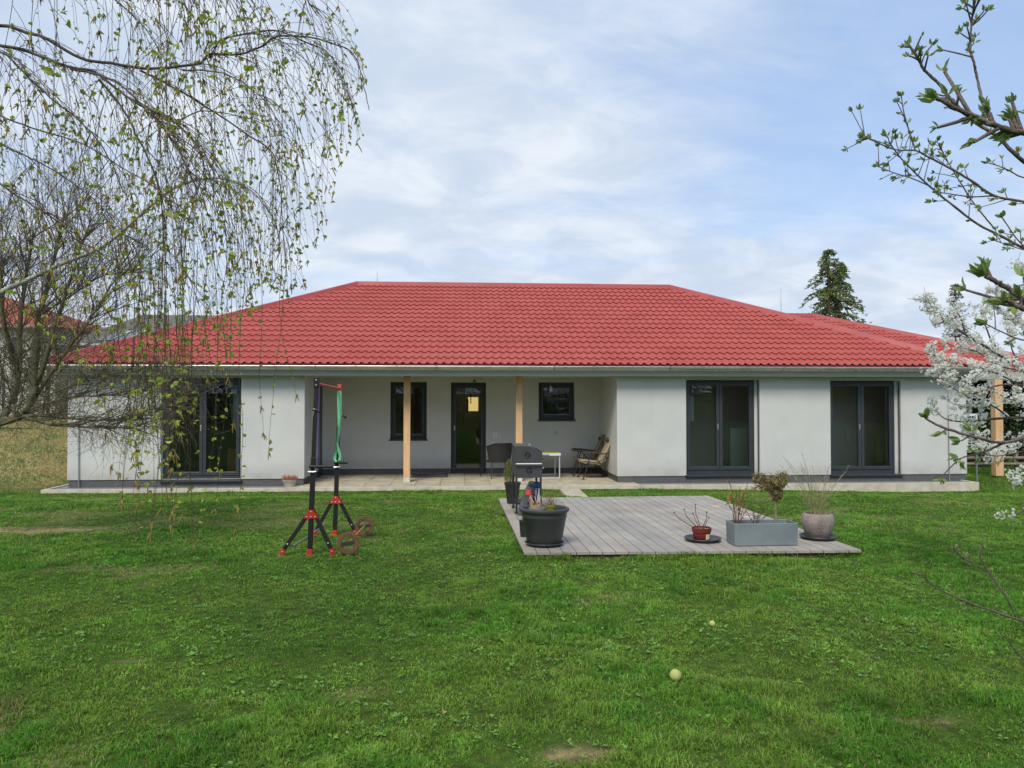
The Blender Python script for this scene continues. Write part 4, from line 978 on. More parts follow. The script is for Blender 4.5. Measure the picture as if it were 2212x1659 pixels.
t = bag('fuel_bag', 'black plastic bag with a small white panel between the smoker legs', 'bag', (X(1143,10.85), 10.85, zb(10.85)), .15, .12, .36, .05, mat('black_sheeny_bag', (.02,.02,.028), .35, (.035,.03,.045), 8))
m = MB(); m.box(-.03, .045, -.066, -.06, .20, .255); m.build('label_panel', mat('panel_pale', (.35,.4,.42), .5, (.1,.05,.08), 50), t)
m = MB(); m.box(-.07, .05, -.0655, -.0595, .27, .285); m.build('magenta_stripe', mat('magenta_print', (.35,.03,.09), .5), t)
for z in (.03, .065, .10): 
    m = MB(); m.box(.015, .045, -.067, -.06, z, z+.02); m.build('white_print', white, t)
t = bag('fuel_bag', 'white bag with a blue top standing under the smoker', 'bag', (X(1156,10.95), 10.95, zb(10.95)), .13, .10, .34, .03, mat('white_sack', (.55,.57,.6), .5, (.42,.44,.48), 6))
m = MB(); m.box(-.06, .075, -.048, .048, .335, .43); m.build('blue_top', mat('blue_print', (.02,.06,.25), .4, (.05,.1,.3), 20), t, bevel=.02)
m = MB(); m.tube([(-.02,-.056,.33),(-.012,-.058,.2),(.0,-.054,.05)], .008, 6); m.tube([(.03,-.056,.33),(.012,-.058,.2),(.004,-.054,.05)], .008, 6); m.build('strap', blk, t)
# tall feathery plant in a black pot behind the smoker
px_, py_ = X(1107, 11.9), 11.9
t = thing('plant_pot', 'tall black pot with a feathery yellow green conifer behind the smoker', 'flower pot', (px_, py_, zb(11.9)))
m = MB(); m.lathe(pot_profile(.085, .125, .33, .006, .01, .04), n=24); m.build('pot_body', blk, t, smooth=True)
m = MB(); m.lathe([(.001,.31),(.118,.31)], n=16); m.build('soil', soil, t, fix=False)
l = MB()
for i in range(650):
    a = random.uniform(0,2*PI); k = random.random(); rr = .085*math.sin(PI*min(1,.25+.75*k))*random.random()**.5; z = .32+.34*k
    p = Vector((-.055+rr*math.cos(a), rr*math.sin(a), z)); d_ = Vector((math.cos(a)*.25, math.sin(a)*.25, 1)).normalized()*random.uniform(.03,.07); s_ = d_.orthogonal().normalized()*.004
    l.add([p-s_, p+s_, p+d_], [(0,1,2)])
l.build('foliage', mat('feathery_green', (.17,.20,.05), .8, (.28,.27,.09), 9, island=.35, transl=.3), t, fix=False)

# ------------------------------------------------------------------ patio furniture
PZ = PATIO+.004
# black woven armchair seen from behind
rattan = mat('black_rattan', (.022,.022,.023), .6, (.04,.04,.042), 90, .4, 200, stretch=(1,1,3))
cb_ = (X(1077,19.15), 19.15, PZ)
ch = thing('garden_chair', 'black woven low armchair on thin metal legs beside the glass door', 'chair', cb_, R(24)); ch.scale = (1.18, 1.1, 1.02)
m = MB(); n = 14; t0 = .018
def arc(a, z, r=.31): 
    return Vector((r*math.sin(a), -r*.86*math.cos(a), z))
rows = [(.40,.255),(.52,.285),(.64,.30),(.76,.315),(.84,.325)]
for (za, ra), (zb_, rb) in zip(rows, rows[1:]):
    for i in range(n):
        a0, a1 = R(-78+156*i/n), R(-78+156*(i+1)/n)
        def hh(a, z): return z if z < .7 else z - .14*max(0,(abs(a)/R(78))-.45)
        p = [arc(a0,hh(a0,za),ra), arc(a1,hh(a1,za),ra), arc(a1,hh(a1,zb_),rb), arc(a0,hh(a0,zb_),rb)]
        q = [v*1 - Vector((v.x,v.y,0)).normalized()*t0 for v in p]
        m.quad(*p); m.quad(*q[::-1])
m.build('backrest', rattan, ch, fix=False)
m = MB(); pts = []
for i in range(n+1):
    a = R(-78+156*i/n); pts.append(arc(a, .845-.14*max(0,(abs(a)/R(78))-.45), .325))
m.tube(pts, .012, 8); m.build('back_frame', blk, ch, smooth=True)
m = MB(); m.lathe([(.001,.375),(.255,.375),(.265,.39),(.265,.405),(.255,.415),(.001,.42)], n=28); m.v = [(x, y*.92+.02, z) for x,y,z in m.v]; m.build('seat', rattan, ch, smooth=True)
for sx2, sy2 in ((-1,-1),(1,-1),(-1,1),(1,1)):
    m = MB(); m.tube([(sx2*.24, sy2*.17, .62 if sy2 > 0 else .40), (sx2*.25, sy2*.19, .38), (sx2*.31, sy2*.29, 0)], .0115, 8); m.build('leg', blk, ch, smooth=True)
# folding table with lime top
tY0, tY1 = 18.62, 19.6; tx0_, tx1_ = X(1150, tY0), X(1211.5, tY0); tz = Z(1190, 979.5, tY0)-PZ
tb_ = thing('folding_table', 'white framed folding camping table with a lime yellow top', 'table', (tx0_, tY0, PZ)); tw, td = tx1_-tx0_, tY1-tY0
m = MB(); m.box(.012, tw-.012, .012, td-.012, tz-.012, tz); m.build('tabletop', mat('lime_top', (.66,.68,.05), .45, (.72,.72,.09), 3), tb_)
fr = frame_ring(0, tw, 0, td, .0115, .0115, .0115, .0115, tz-.055, tz+.003); fr.v = [(x, z, y) for x, y, z in fr.v]; fr.build('apron', white, tb_, bevel=.002)
for y_ in (.04, td-.06):
    m = MB()
    for x_ in (.03, tw-.03): m.box(x_-.014, x_+.014, y_-.012, y_+.012, .031, tz-.056)
    m.box(.016, tw-.016, y_-.014, y_+.014, .0, .03); m.build('leg_frame', mat('silver_leg', (.62,.64,.67), .35, metal=.4) if y_ < .1 else white, tb_, bevel=.003)
m = MB(); m.box(.20,.42,-.02,-.002,tz-.045,tz-.02); m.build('catch', mat('blue_catch', (.15,.25,.5), .5), tb_, bevel=.003)
m = MB(); m.tube([(.05,.3,.32),(.2,.28,.26),(.32,.3,.24)], .012, 6); m.tube([(.06,.28,.24),(.22,.3,.30),(.3,.3,.3)], .010, 6); m.tube([(.0,.2,.03),(.15,.15,.05),(.22,.2,.03)], .012, 6); m.build('brace', white, tb_, smooth=True)
# padded reclining camping chairs
def carp_chair(c, label, tone, rz=0):
    t = thing('camping_chair', label, 'chair', c, rz, 'padded camping chairs by the side wall')
    khaki = mat('khaki_padding_%s' % tone, *( ((.56,.46,.31), .85, (.48,.38,.25), 10, .2, 80) if tone == 'light' else ((.36,.29,.20), .85, (.27,.22,.15), 10, .2, 80)))
    fr_ = mat('dark_green_frame', (.022,.028,.024), .5)
    def pad(p0, p1, wdt, th, nb_, name):
        p0, p1 = Vector(p0), Vector(p1); d_ = (p1-p0); ln = d_.length; d_.normalize(); n_ = Vector((0,1,0)).cross(d_).normalized(); m = MB(); k = nb_*4; vs = []
        for i in range(k+1):
            s_ = abs(math.sin(PI*i/4)); e = th*(.55+.45*s_); q = p0 + d_*(ln*i/k)
            for (yy, o) in ((-wdt/2,0),(-wdt/2+.03,e),(wdt/2-.03,e),(wdt/2,0),(wdt/2-.03,-.012),(-wdt/2+.03,-.012)): vs.append(q + Vector((0,yy,0)) + n_*o)
        fs = [(i*6+j, i*6+(j+1)%6, (i+1)*6+(j+1)%6, (i+1)*6+j) for i in range(k) for j in range(6)] + [tuple(range(6)), tuple(k*6+j for j in range(6))]
        m.add(vs, fs); return m.build(name, khaki, t, smooth=True)
    # chair faces -X; the seat is at .42, back leans to +X
    pad((-.34,0,.46), (.16,0,.40), .50, .075, 3, 'seat'); bk = pad((.15,0,.42), (.44,0,1.05), .48, .085, 5, 'backrest')
    m = MB(); m.blob((.36,0,.95), (.045,.16,.06), 10, 6); m.build('head_pillow', mat('dark_khaki', (.12,.10,.07), .85), bk, smooth=True)
    for s_ in (-1, 1):
        y = s_*.27
        m = MB(); m.tube([(-.34,y,.44),(.16,y,.385),(.46,y,1.06)], .011, 8); m.build('side_frame', fr_, t, smooth=True)
        m = MB(); m.tube([(-.16,y*1.04,.62),(-.28,y*1.04,.16),(-.33,y*1.04,.05)], .012, 8); m.build('leg', fr_, t, smooth=True)
        m = MB(); m.tube([(-.12,y*1.04,.60),(.22,y*1.04,.26),(.40,y*1.04,.04)], .012, 8); m.build('leg', fr_, t, smooth=True)
        m = MB(); m.tube([(.24,y*1.08,.66),(.30,y*1.08,.56),(-.12,y*1.08,.30)], .009, 8); m.build('strut', fr_, t, smooth=True)
        m = MB(); m.tube([(-.37,y*1.08,.645),(-.30,y*1.08,.66),(-.1,y*1.08,.655),(.14,y*1.08,.62),(.27,y*1.08,.63)], [.012,.022,.018,.022,.012], 8); m.v = [(a, b+(b-y*1.08)*.8, c_) for a,b,c_ in m.v]; m.build('armrest', mat('brown_armrest', (.07,.055,.045), .6), t, smooth=True)
        for fx in (-.335, .405):
            m = MB(); m.lathe([(.001,0),(.042,0),(.045,.006),(.02,.018),(.013,.05),(.001,.05)], fx, y*1.04, n=14); m.build('mud_foot', fr_, t, smooth=True)
    m = MB(); m.tube([(-.22,-.27,.33),(-.22,.27,.33)], .01, 8); m.tube([(.44,-.27,1.03),(.44,.27,1.03)], .01, 8); m.build('crossbar', fr_, t, smooth=True)
carp_chair((X(1283,18.75), 18.78, PZ), 'front beige padded camping chair standing nearest the lawn', 'light', R(4))
carp_chair((X(1266,19.45), 19.48, PZ), 'darker padded camping chair standing behind the beige one', 'dark', R(-5))
# black tray or mat lying by the back wall
mx0, mx1 = X(888, 19.3), X(967, 19.3)
t = thing('rubber_mat', 'folded black rubber mat lying beside the glass door', 'mat', ((mx0+mx1)/2, 19.35, PZ)); m = MB(); ml = mx1-mx0
for i, (h0, h1) in enumerate(((.0,.028),(.03,.055),(.057,.08))):
    m.box(-ml/2+.01*i, ml/2-.012*i, -.18+.015*i, .30-.02*i, h0, h1)
m.build('mat_layers', blk, t, bevel=.012)
m = MB(); m.tube([(-ml/2+.03,-.16,.086),(ml/2-.05,-.15,.088)], .008, 6); m.build('rolled_edge', anpl, t, smooth=True)
# wicker basket of heather
c = (X(626.5,17.42), 17.42, PATIO+.002)
t = thing('flower_basket', 'pale woven basket of dry heather on the patio corner', 'flower basket', c)
m = MB(); m.lathe([(.001,0),(.105,0),(.155,.125),(.163,.13),(.163,.145),(.150,.145),(.14,.12),(.001,.11)], n=32); m.v = [(x, y*.75, z) for x,y,z in m.v]
m.build('basket', mat('pale_wicker', (.42,.40,.36), .85, (.58,.56,.5), 28, .8, 60, stretch=(1,1,2.5)), t, smooth=True)
l = MB()
for i in range(420):
    a = random.uniform(0,2*PI); rr = .15*random.random()**.5; p = Vector((rr*math.cos(a), rr*math.sin(a)*.75, .12)); d_ = Vector((math.cos(a)*rr*.35, math.sin(a)*rr*.3, .07+random.random()*.09)); s_ = Vector((.005,0,0))
    l.add([p-s_, p+s_, p+d_], [(0,1,2)])
l.build('heather', mat('dry_heather', (.42,.17,.10), .85, (.30,.13,.08), 20, island=.35), t, fix=False)
# bare bulb on a cable under the recess ceiling
Yb_ = 18.9; t = thing('hanging_bulb', 'bare light bulb hanging on a cable in front of the small window', 'lamp', P(1188, 816, Yb_))
o_ = Vector(t.location); pts = [P(1183,813,Yb_)-o_, P(1186,826,Yb_)-o_, P(1190,834,Yb_)-o_]; pts[0].z = zs_-o_.z
m = MB(); m.tube(pts, .005, 6); m.build('cable', mat('grey_cable', (.3,.3,.28), .6), t, smooth=True)
m = MB(); e = pts[-1]; m.tube([e, e-Vector((0,0,.05))], .016, 8); m.build('socket', white, t, smooth=True)
m = MB(); m.blob(e-Vector((0,0,.085)), (.034,.034,.042), 12, 8); m.build('bulb', mat('opal_bulb', (.8,.8,.76), .3), t, smooth=True)
# sensor above the door
c = P(1025,823,BACK_Y-.04); m = MB(); m.blob(c, (.035,.035,.03), 10, 6); m.tube([c, c+Vector((0,.039,0))], .012, 6); m.build('door_sensor', blk, H, smooth=True)

# ------------------------------------------------------------------ balls and fallen leaves
def ball(px, py, dia, z, label, cat, mm):
    c = P(px, py, 1.0); y = FPX*(CAMZ-z)/(py-863+.0); g_ = G(px, py, z); r = dia/2
    m = MB(); m.blob((0,0,0), r, 32, 20); o = m.build('tennis_ball', mm, None, smooth=True); o.location = (g_.x, g_.y, gz1(g_.x,g_.y)+r*1.05+.012); tag(o, label, cat, None)
    s_ = MB(); n = 60; pts = []
    for i in range(n+1):
        t_ = 2*PI*i/n; a = .44; x_ = a*math.cos(t_)+ (1-a)*math.cos(3*t_)*.35; pts.append(Vector((math.cos(t_)*(.75+.25*math.cos(2*t_)), math.sin(t_)*(.75-.25*math.cos(2*t_)), .9*math.sin(2*t_)*.6)).normalized()*(r*1.004))
    s_.tube(pts, r*.03, 5, caps=False); s_.build('seam', mat('seam_pale', (.6,.62,.45), .8), o, smooth=True); return o
felt = mat('yellow_felt', (.42,.46,.11), .95, (.50,.54,.19), 120, .5, 300)
ball(1459, 1461, .066, .0, 'larger faded tennis ball in the grass nearest the camera', 'tennis ball', felt)
ball(1538.6, 1350, .044, -.03, 'smaller yellow ball in the grass closer to the deck', 'ball', felt)
tanleaf = mat('tan_fallen_leaf', (.50,.33,.18), .8, (.62,.45,.28), 20, island=.2)
def fallen(px, py, s_, label):
    g_ = G(px, py, -.03); c = Vector((g_.x, g_.y, gz1(g_.x,g_.y)+.045)); m = MB(); a = random.uniform(0,PI); vs = []
    for i in range(8):
        t_ = 2*PI*i/8; r_ = s_*(1 if i in (0,4) else .55); vs.append((r_*math.cos(t_), r_*math.sin(t_)*.8, .35*s_*abs(math.sin(t_))))
    m.add([(0,0,0)]+vs, [(0,i+1,(i+1)%8+1) for i in range(8)]); o = m.build('fallen_leaf', tanleaf, None, fix=False); o.location = c; o.rotation_euler = (.3,.2,a); tag(o, label, 'leaf')
fallen(960,1558,.026,'curled tan fallen leaf in the lower middle of the lawn'); fallen(750,1603,.018,'pale fallen leaf low on the left half of the lawn')
fallen(897,1412,.015,'small tan fallen leaf left of the lawn centre'); fallen(1130,1128,.02,'white fallen petal in the grass beside the left edge of the deck')
# ------------------------------------------------------------------ plant toolkit
class Twigs:
    """collects thin tapered tubes as arrays"""
    def __init__(s): s.V = []; s.F = []; s.n = 0
    def add(s, pts, r0, r1, k=3):
        pts = np.asarray(pts, float); n = len(pts); d = np.gradient(pts, axis=0); d /= np.linalg.norm(d, axis=1)[:,None]+1e-9
        ref = np.where(np.abs(d[:,2:3]) > .9, np.array([[1.,0,0]]), np.array([[0,0,1.]])); a = np.cross(d, ref); a /= np.linalg.norm(a, axis=1)[:,None]+1e-9; b = np.cross(d, a)
        r = np.linspace(r0, r1, n) if np.isscalar(r0) and r1 is not None else np.asarray(r0)
        t = 2*PI*np.arange(k)/k
        v = pts[:,None,:] + r[:,None,None]*(a[:,None,:]*np.cos(t)[None,:,None] + b[:,None,:]*np.sin(t)[None,:,None])
        s.V.append(v.reshape(-1,3)); i, j = np.meshgrid(np.arange(n-1), np.arange(k), indexing='ij'); j2 = (j+1)%k
        s.F.append(np.stack([i*k+j, i*k+j2, (i+1)*k+j2, (i+1)*k+j], -1).reshape(-1,4)+s.n); s.n += n*k
    def build(s, name, m, parent, off=(0,0,0), smooth=True):
        return np_mesh(name, np.vstack(s.V)-np.array(off), np.vstack(s.F), m, parent, smooth)
class Leaves:
    """folded leaf of 4 points (two triangles): base, left, tip, right"""
    def __init__(s): s.p = []; s.d = []; s.n = []; s.s = []; s.w = []
    def add(s, p, d, size, width=.35): s.p.append(tuple(p)); s.d.append(tuple(d)); s.s.append(size); s.w.append(width)
    def build(s, name, m, parent, off=(0,0,0), seed=1, curl=.12, shape='leaf'):
        g = np.random.default_rng(seed); p = np.array(s.p)-np.array(off); d = np.array(s.d); d /= np.linalg.norm(d, axis=1)[:,None]+1e-9
        r = g.normal(size=d.shape); a = np.cross(d, r); a /= np.linalg.norm(a, axis=1)[:,None]+1e-9; nn = np.cross(a, d)
        sz = np.array(s.s)[:,None]; w = np.array(s.w)[:,None]*sz
        if shape == 'leaf':     # 6 points
            pts = [p, p+d*sz*.32+a*w*.5+nn*w*.15, p+d*sz*.72+a*w*.33+nn*w*.1, p+d*sz-nn*sz*curl, p+d*sz*.72-a*w*.33+nn*w*.1, p+d*sz*.32-a*w*.5+nn*w*.15]
            V = np.stack(pts, 1).reshape(-1,3); k = np.arange(len(p))[:,None]*6; F = np.concatenate([k+np.array([[0,1,2,3]]), k+np.array([[0,3,4,5]])]); 
        else:
            pts = [p, p+d*sz*.5+a*w*.5, p+d*sz, p+d*sz*.5-a*w*.5]; V = np.stack(pts, 1).reshape(-1,3); k = np.arange(len(p))[:,None]*4; F = k+np.array([[0,1,2,3]])
        return np_mesh(name, V, F, m, parent)
def spline(pts, n):
    pts = np.asarray(pts, float); t = np.linspace(0, len(pts)-1, n); out = []
    P_ = np.vstack([2*pts[0]-pts[1], pts, 2*pts[-1]-pts[-2]])
    for x in t:
        i = min(int(x), len(pts)-2); f = x-i; p0, p1, p2, p3 = P_[i], P_[i+1], P_[i+2], P_[i+3]
        out.append(.5*((2*p1)+(-p0+p2)*f+(2*p0-5*p1+4*p2-p3)*f*f+(-p0+3*p1-3*p2+p3)*f**3))
    return np.array(out)
def project(p):
    v = Vector(p)-Vector((0,0,CAMZ)); z = v.dot(F_); return CX+FPX*v.dot(R_)/z, CY-FPX*v.dot(U_)/z, z
def bridge(wp, n=3):
    a, b = np.array(wp[0]), np.array(wp[1]); return [tuple(a+(b-a)*i/n) for i in range(n)] + list(wp[1:])
def W(seq, Y0=None): return [tuple(P(*q)) if len(q) == 3 else tuple(P(q[0], q[1], Y0)) for q in seq]

# ------------------------------------------------------------------ weeping birch (trunk outside the picture on the left)
barkb = mat('birch_limb_bark', (.045,.034,.028), .85, (.12,.095,.078), 9, .3, 60, stretch=(1,1,1))
twigb = mat('birch_twig', (.065,.038,.033), .8, (.10,.06,.05), 3)
leafb = mat('birch_leaf', (.26,.34,.04), .55, (.40,.46,.07), 2.2, island=.3, transl=.45)
catk = mat('birch_catkin', (.20,.125,.035), .8, (.33,.25,.07), 6, .4, 200)
whiteb = mat('birch_white_bark', (.45,.43,.40), .8, (.12,.10,.085), 11, .3, 60, stretch=(1,1,.5), contrast=(.5,.68))
BT = Vector((-4.6, 5.0, gz1(-4.6,5.0)))
birch = thing('weeping_birch', 'weeping birch with hanging twigs, young leaves and catkins at the left edge', 'tree', BT)
m = MB(); m.tube([(0,0,-.3),(.02,.0,.6),(-.03,0,2.0),(.05,.05,3.6),(0,.1,5.5),(.05,.1,7.5)], [.24,.20,.17,.14,.10,.05], 16); m.build('trunk', whiteb, birch, smooth=True)
limbs = [  # (points px,py,Y ; r0 ; r1)
 ([(-420,60,5.1),(-120,80,5.0),(0,55,4.9),(57,72,4.9),(99,87,4.8),(179,133,4.8),(243,144,4.7),(304,154,4.7),(395,152,4.6),(430,146,4.6),(451,125,4.6),(513,129,4.5),(559,114,4.5),(593,95,4.5),(646,93,4.5),(703,103,4.5),(745,118,4.5),(768,152,4.5),(776,198,4.5),(782,243,4.5)], .016, .0022),
 ([(451,125,4.6),(475,89,4.6),(532,72,4.6),(593,66,4.7),(650,88,4.7),(700,112,4.7),(735,160,4.7),(745,215,4.7)], .008, .0018),
 ([(-420,140,4.7),(-100,95,4.6),(0,101,4.4),(76,118,4.4),(152,148,4.3),(213,160,4.3),(274,205,4.2),(323,236,4.2),(373,266,4.2),(430,316,4.1),(449,354,4.1),(455,420,4.1)], .015, .003),
 ([(304,154,4.7),(380,194,4.7),(456,243,4.8),(532,297,4.8),(578,331,4.8),(593,373,4.8),(601,418,4.8),(608,494,4.8),(622,600,4.8)], .008, .002),
 ([(-420,160,4.0),(-100,90,3.9),(0,118,3.9),(38,156,3.8),(114,228,3.8),(183,289,3.7),(235,350,3.7),(270,430,3.7)], .009, .0025),
 ([(-400,280,5.6),(-80,240,5.6),(0,249,5.6),(95,285,5.6),(183,312,5.7),(266,361,5.7),(342,411,5.8),(380,470,5.8)], .011, .003),
 ([(213,171,4.3),(262,228,4.3),(297,297,4.2),(342,399,4.2),(354,475,4.2),(356,560,4.1)], .009, .002),
 ([(-400,-60,4.4),(-100,-120,4.4),(150,-130,4.4),(350,-90,4.5),(520,-60,4.5),(640,-30,4.6),(690,30,4.6)], .020, .003),
 ([(-400,-160,3.4),(-100,-200,3.4),(100,-190,3.3),(300,-150,3.3),(420,-110,3.3),(480,-40,3.3)], .018, .003),
 ([(-100,-120,4.4),(50,-90,4.6),(200,-30,4.8),(310,60,5.0),(370,170,5.1)], .009, .002),
 ([(152,148,4.3),(250,180,3.9),(340,260,3.7),(400,350,3.6),(440,450,3.6)], .008, .002),
 ([(-300,330,4.6),(-60,300,4.5),(40,330,4.5),(140,380,4.4),(230,450,4.4),(300,540,4.4)], .010, .002),
 ([(-400,420,3.6),(-60,380,3.5),(40,420,3.4),(130,480,3.4),(210,560,3.4)], .010, .002),
 ([(373,266,4.3),(430,240,4.4),(480,236,4.5),(540,250,4.6),(600,280,4.6),(640,330,4.6)], .005, .0015),
 ([(395,152,4.6),(440,150,4.4),(490,160,4.3),(550,200,4.3),(600,260,4.3)], .006, .0015),
]
whitelimb = [(-380,820,6.6),(-120,700,6.4),(0,632,6.3),(57,606,6.3),(133,570,6.2),(228,528,6.2),(323,446,6.2),(390,400,6.2),(470,385,6.2),(540,410,6.2),(590,470,6.2)]
T = Twigs(); starts = []
for pts, r0, r1 in limbs:
    wp = W(pts)
    if pts[0][0] < -250: wp[0] = (BT.x, BT.y, max(1.6, wp[1][2]-.25))
    if pts[0][0] < -250: wp = bridge(wp)
    w_ = spline(wp, len(wp)*5)
    w_ += np.cumsum(rng.normal(size=w_.shape)*.0022, axis=0)
    T.add(w_, r0*.8, r1, 7); starts.append((w_, r0, r1))
m_limbs = T.build('limbs', barkb, birch, BT)
T = Twigs(); wp = W(whitelimb); wp[0] = (BT.x, BT.y, 1.5); wp = bridge(wp); w_ = spline(wp, 65); T.add(w_, .030, .003, 8); T.build('pale_limb', whiteb, birch, BT); starts.append((w_, .03, .003))
# hanging shoots: each starts on a limb, arches out and drops; its tip height is set by the tree's own skirt shape
def skirt(px):
    xs_ = [-400,0,120,200,300,345,380,430,520,560,610,640,700,730,790,820]
    ys_ = [700,640,760,860,980,1180,960,900,720,650,660,640,470,330,330,0]
    return np.interp(px, xs_, ys_)
T = Twigs(); LV = Leaves(); CT = Twigs(); g = random.Random(5)
def catkin(p, k):
    for i in range(k):
        q = np.array(p); ln = g.uniform(.025,.055); d = np.array([g.uniform(-.35,.35), g.uniform(-.35,.35), -1]); d /= np.linalg.norm(d); b = np.array([g.uniform(-.008,.008), g.uniform(-.008,.008), 0])
        pts = np.array([q, q+d*ln*.2, q+d*ln*.6+b, q+d*ln+b*1.6]); CT.add(pts, np.array([.0012,.0030,.0032,.0014]), None, 5)
nstr = 0
def strand(p, dirn, length, depth=0, leafy=1.0):
    global nstr
    seg = .045; n = max(4, int(length/seg)); pts = [np.array(p, float)]; d = np.array(dirn, float); d /= np.linalg.norm(d)+1e-9
    drop = g.uniform(.09,.24); wob = np.array([g.uniform(-1,1), g.uniform(-1,1), 0])*.02
    lim = None
    for i in range(n):
        d = d + np.array([0,0,-1.])*drop + wob + np.array([g.gauss(0,.035), g.gauss(0,.035), 0]); d /= np.linalg.norm(d)
        q = pts[-1] + d*seg; px, py, z = project(q)
        if lim is None or i % 5 == 0: lim = skirt(px)
        if z < .8 or py > lim*g.uniform(.93,1.03) or px > 782+12*math.sin(py*.05): break
        pts.append(q)
    if len(pts) < 4: return
    nstr += 1; pa = np.array(pts); T.add(pa, .0021 if depth == 0 else .0014, .0008, 3)
    for i in range(2, len(pa)):
        if g.random() < .36*leafy:
            nl = 2 if g.random() < .55 else 1
            big = g.random() < .12
            for _ in range(nl):
                a = g.uniform(0, 2*PI); dd = np.array([math.cos(a), math.sin(a), g.uniform(-.9,.5)]); LV.add(pa[i], dd, (g.uniform(.020,.032) if depth else g.uniform(.024,.042)) if big else g.uniform(.007,.014), .8)
        if g.random() < .038: catkin(pa[i], g.choice((1,2)))
        if depth == 0 and i % 5 == 2 and g.random() < .55:
            a = g.uniform(0,2*PI); dd = pa[i]-pa[i-1]; dd = dd/np.linalg.norm(dd) + np.array([math.cos(a), math.sin(a), .1])*.9; strand(pa[i], dd, g.uniform(.1,.45), 1, leafy)
    for _ in range(3): LV.add(pa[-1], np.array([g.uniform(-1,1), g.uniform(-1,1), -.8]), g.uniform(.014,.026), .7)
    if g.random() < .42: catkin(pa[-1], g.choice((1,2,3)))
for idx, (w_, r0, r1) in enumerate(starts):
    n = len(w_); seglen = np.linalg.norm(np.diff(w_, axis=0), axis=1).sum(); cnt = int(seglen*(17 if idx not in (7,8) else 22))
    for k_ in range(cnt):
        t_ = g.random()**.8; i = int(t_*(n-2)); p = w_[i]; px, py, z = project(p)
        if px < -160 or (px > 600 and g.random() < .35) or (py > 230 and px < 330 and g.random() < .5): continue
        tan = w_[i+1]-w_[i]; tan /= np.linalg.norm(tan); a = g.uniform(0,2*PI)
        dd = tan*.8 + np.array([math.cos(a), math.sin(a), .35])*.7
        room_ = max(.2, (skirt(px)-py)*z/FPX); ln = min(room_*1.25, g.choice((.35,.6,.9,1.3,1.9))*g.uniform(.7,1.2))
        if px > 640: ln = min(ln, .75)
        strand(p, dd, ln)
# a few long leafy curtains hanging low in front of the house wall
for (px, py0, Y, k_) in ((345,560,3.9,6),(330,600,3.7,4),(420,560,3.8,2),(365,640,3.5,4),(300,640,3.8,3),(262,600,3.9,2)):
    for j in range(k_):
        p = np.array(P(px+g.uniform(-22,22), py0+g.uniform(-30,30), Y+g.uniform(-.15,.15))); ylim = {345:1190,330:1130,420:1080,365:1130,300:1080,262:1000}[px]*g.uniform(.85,1.0)
        pts = [p]; d = np.array([g.uniform(-.08,.08), 0, -1.])
        while True:
            d = d+np.array([g.gauss(0,.03), g.gauss(0,.03), -.06]); d /= np.linalg.norm(d); q = pts[-1]+d*.05; pts.append(q)
            if project(q)[1] > ylim or len(pts) > 60: break
        pa = np.array(pts); T.add(pa, .0022, .001, 3)
        for i in range(3, len(pa)):
            if g.random() < .55:
                a = g.uniform(0,2*PI); e = pa[i]+np.array([math.cos(a), math.sin(a), -.4])*g.uniform(.01,.05); T.add([pa[i], (pa[i]+e)/2+[0,0,.004], e], .001, .0007, 3)
                for _ in range(g.choice((1,2,2,3))): LV.add(e, np.array([g.uniform(-1,1), g.uniform(-1,1), g.uniform(-.8,.5)]), g.uniform(.014,.028), .85)
                if g.random() < .14: catkin(e, g.choice((1,2,3)))
        catkin(pa[-1], 3)
for (px, py0, ylim, Y) in ((612,640,960,4.2),(604,640,850,4.2),(560,820,925,4.3),(478,640,900,3.9),(500,640,1090,3.8),(520,700,1140,3.8),(465,900,1150,3.7),(440,640,1010,3.7),(392,660,1120,3.6)):
    p = np.array(P(px, py0, Y)); pts = [p]; d = np.array([.02,0,-1.])
    p_up = np.array(P(px+g.uniform(-10,10), 480, Y)); pts = list(spline([p_up, (p_up+p)/2+[.02,0,0], p], 12))
    while project(pts[-1])[1] < ylim and len(pts) < 70:
        d = d+np.array([g.gauss(0,.05), g.gauss(0,.04), -.06]); d /= np.linalg.norm(d); pts.append(pts[-1]+d*.05)
    pa = np.array(pts); T.add(pa, .002, .0009, 3)
    for i in range(6, len(pa)):
        if g.random() < .6:
            for _ in range(2): LV.add(pa[i], np.array([g.uniform(-1,1), g.uniform(-1,1), g.uniform(-.8,.4)]), g.uniform(.014,.028), .8)
        if g.random() < .07: catkin(pa[i], 2)
    catkin(pa[-1], 2)
T.build('twigs', twigb, birch, BT); LV.build('leaves', leafb, birch, BT, 3); CT.build('catkins', catk, birch, BT)

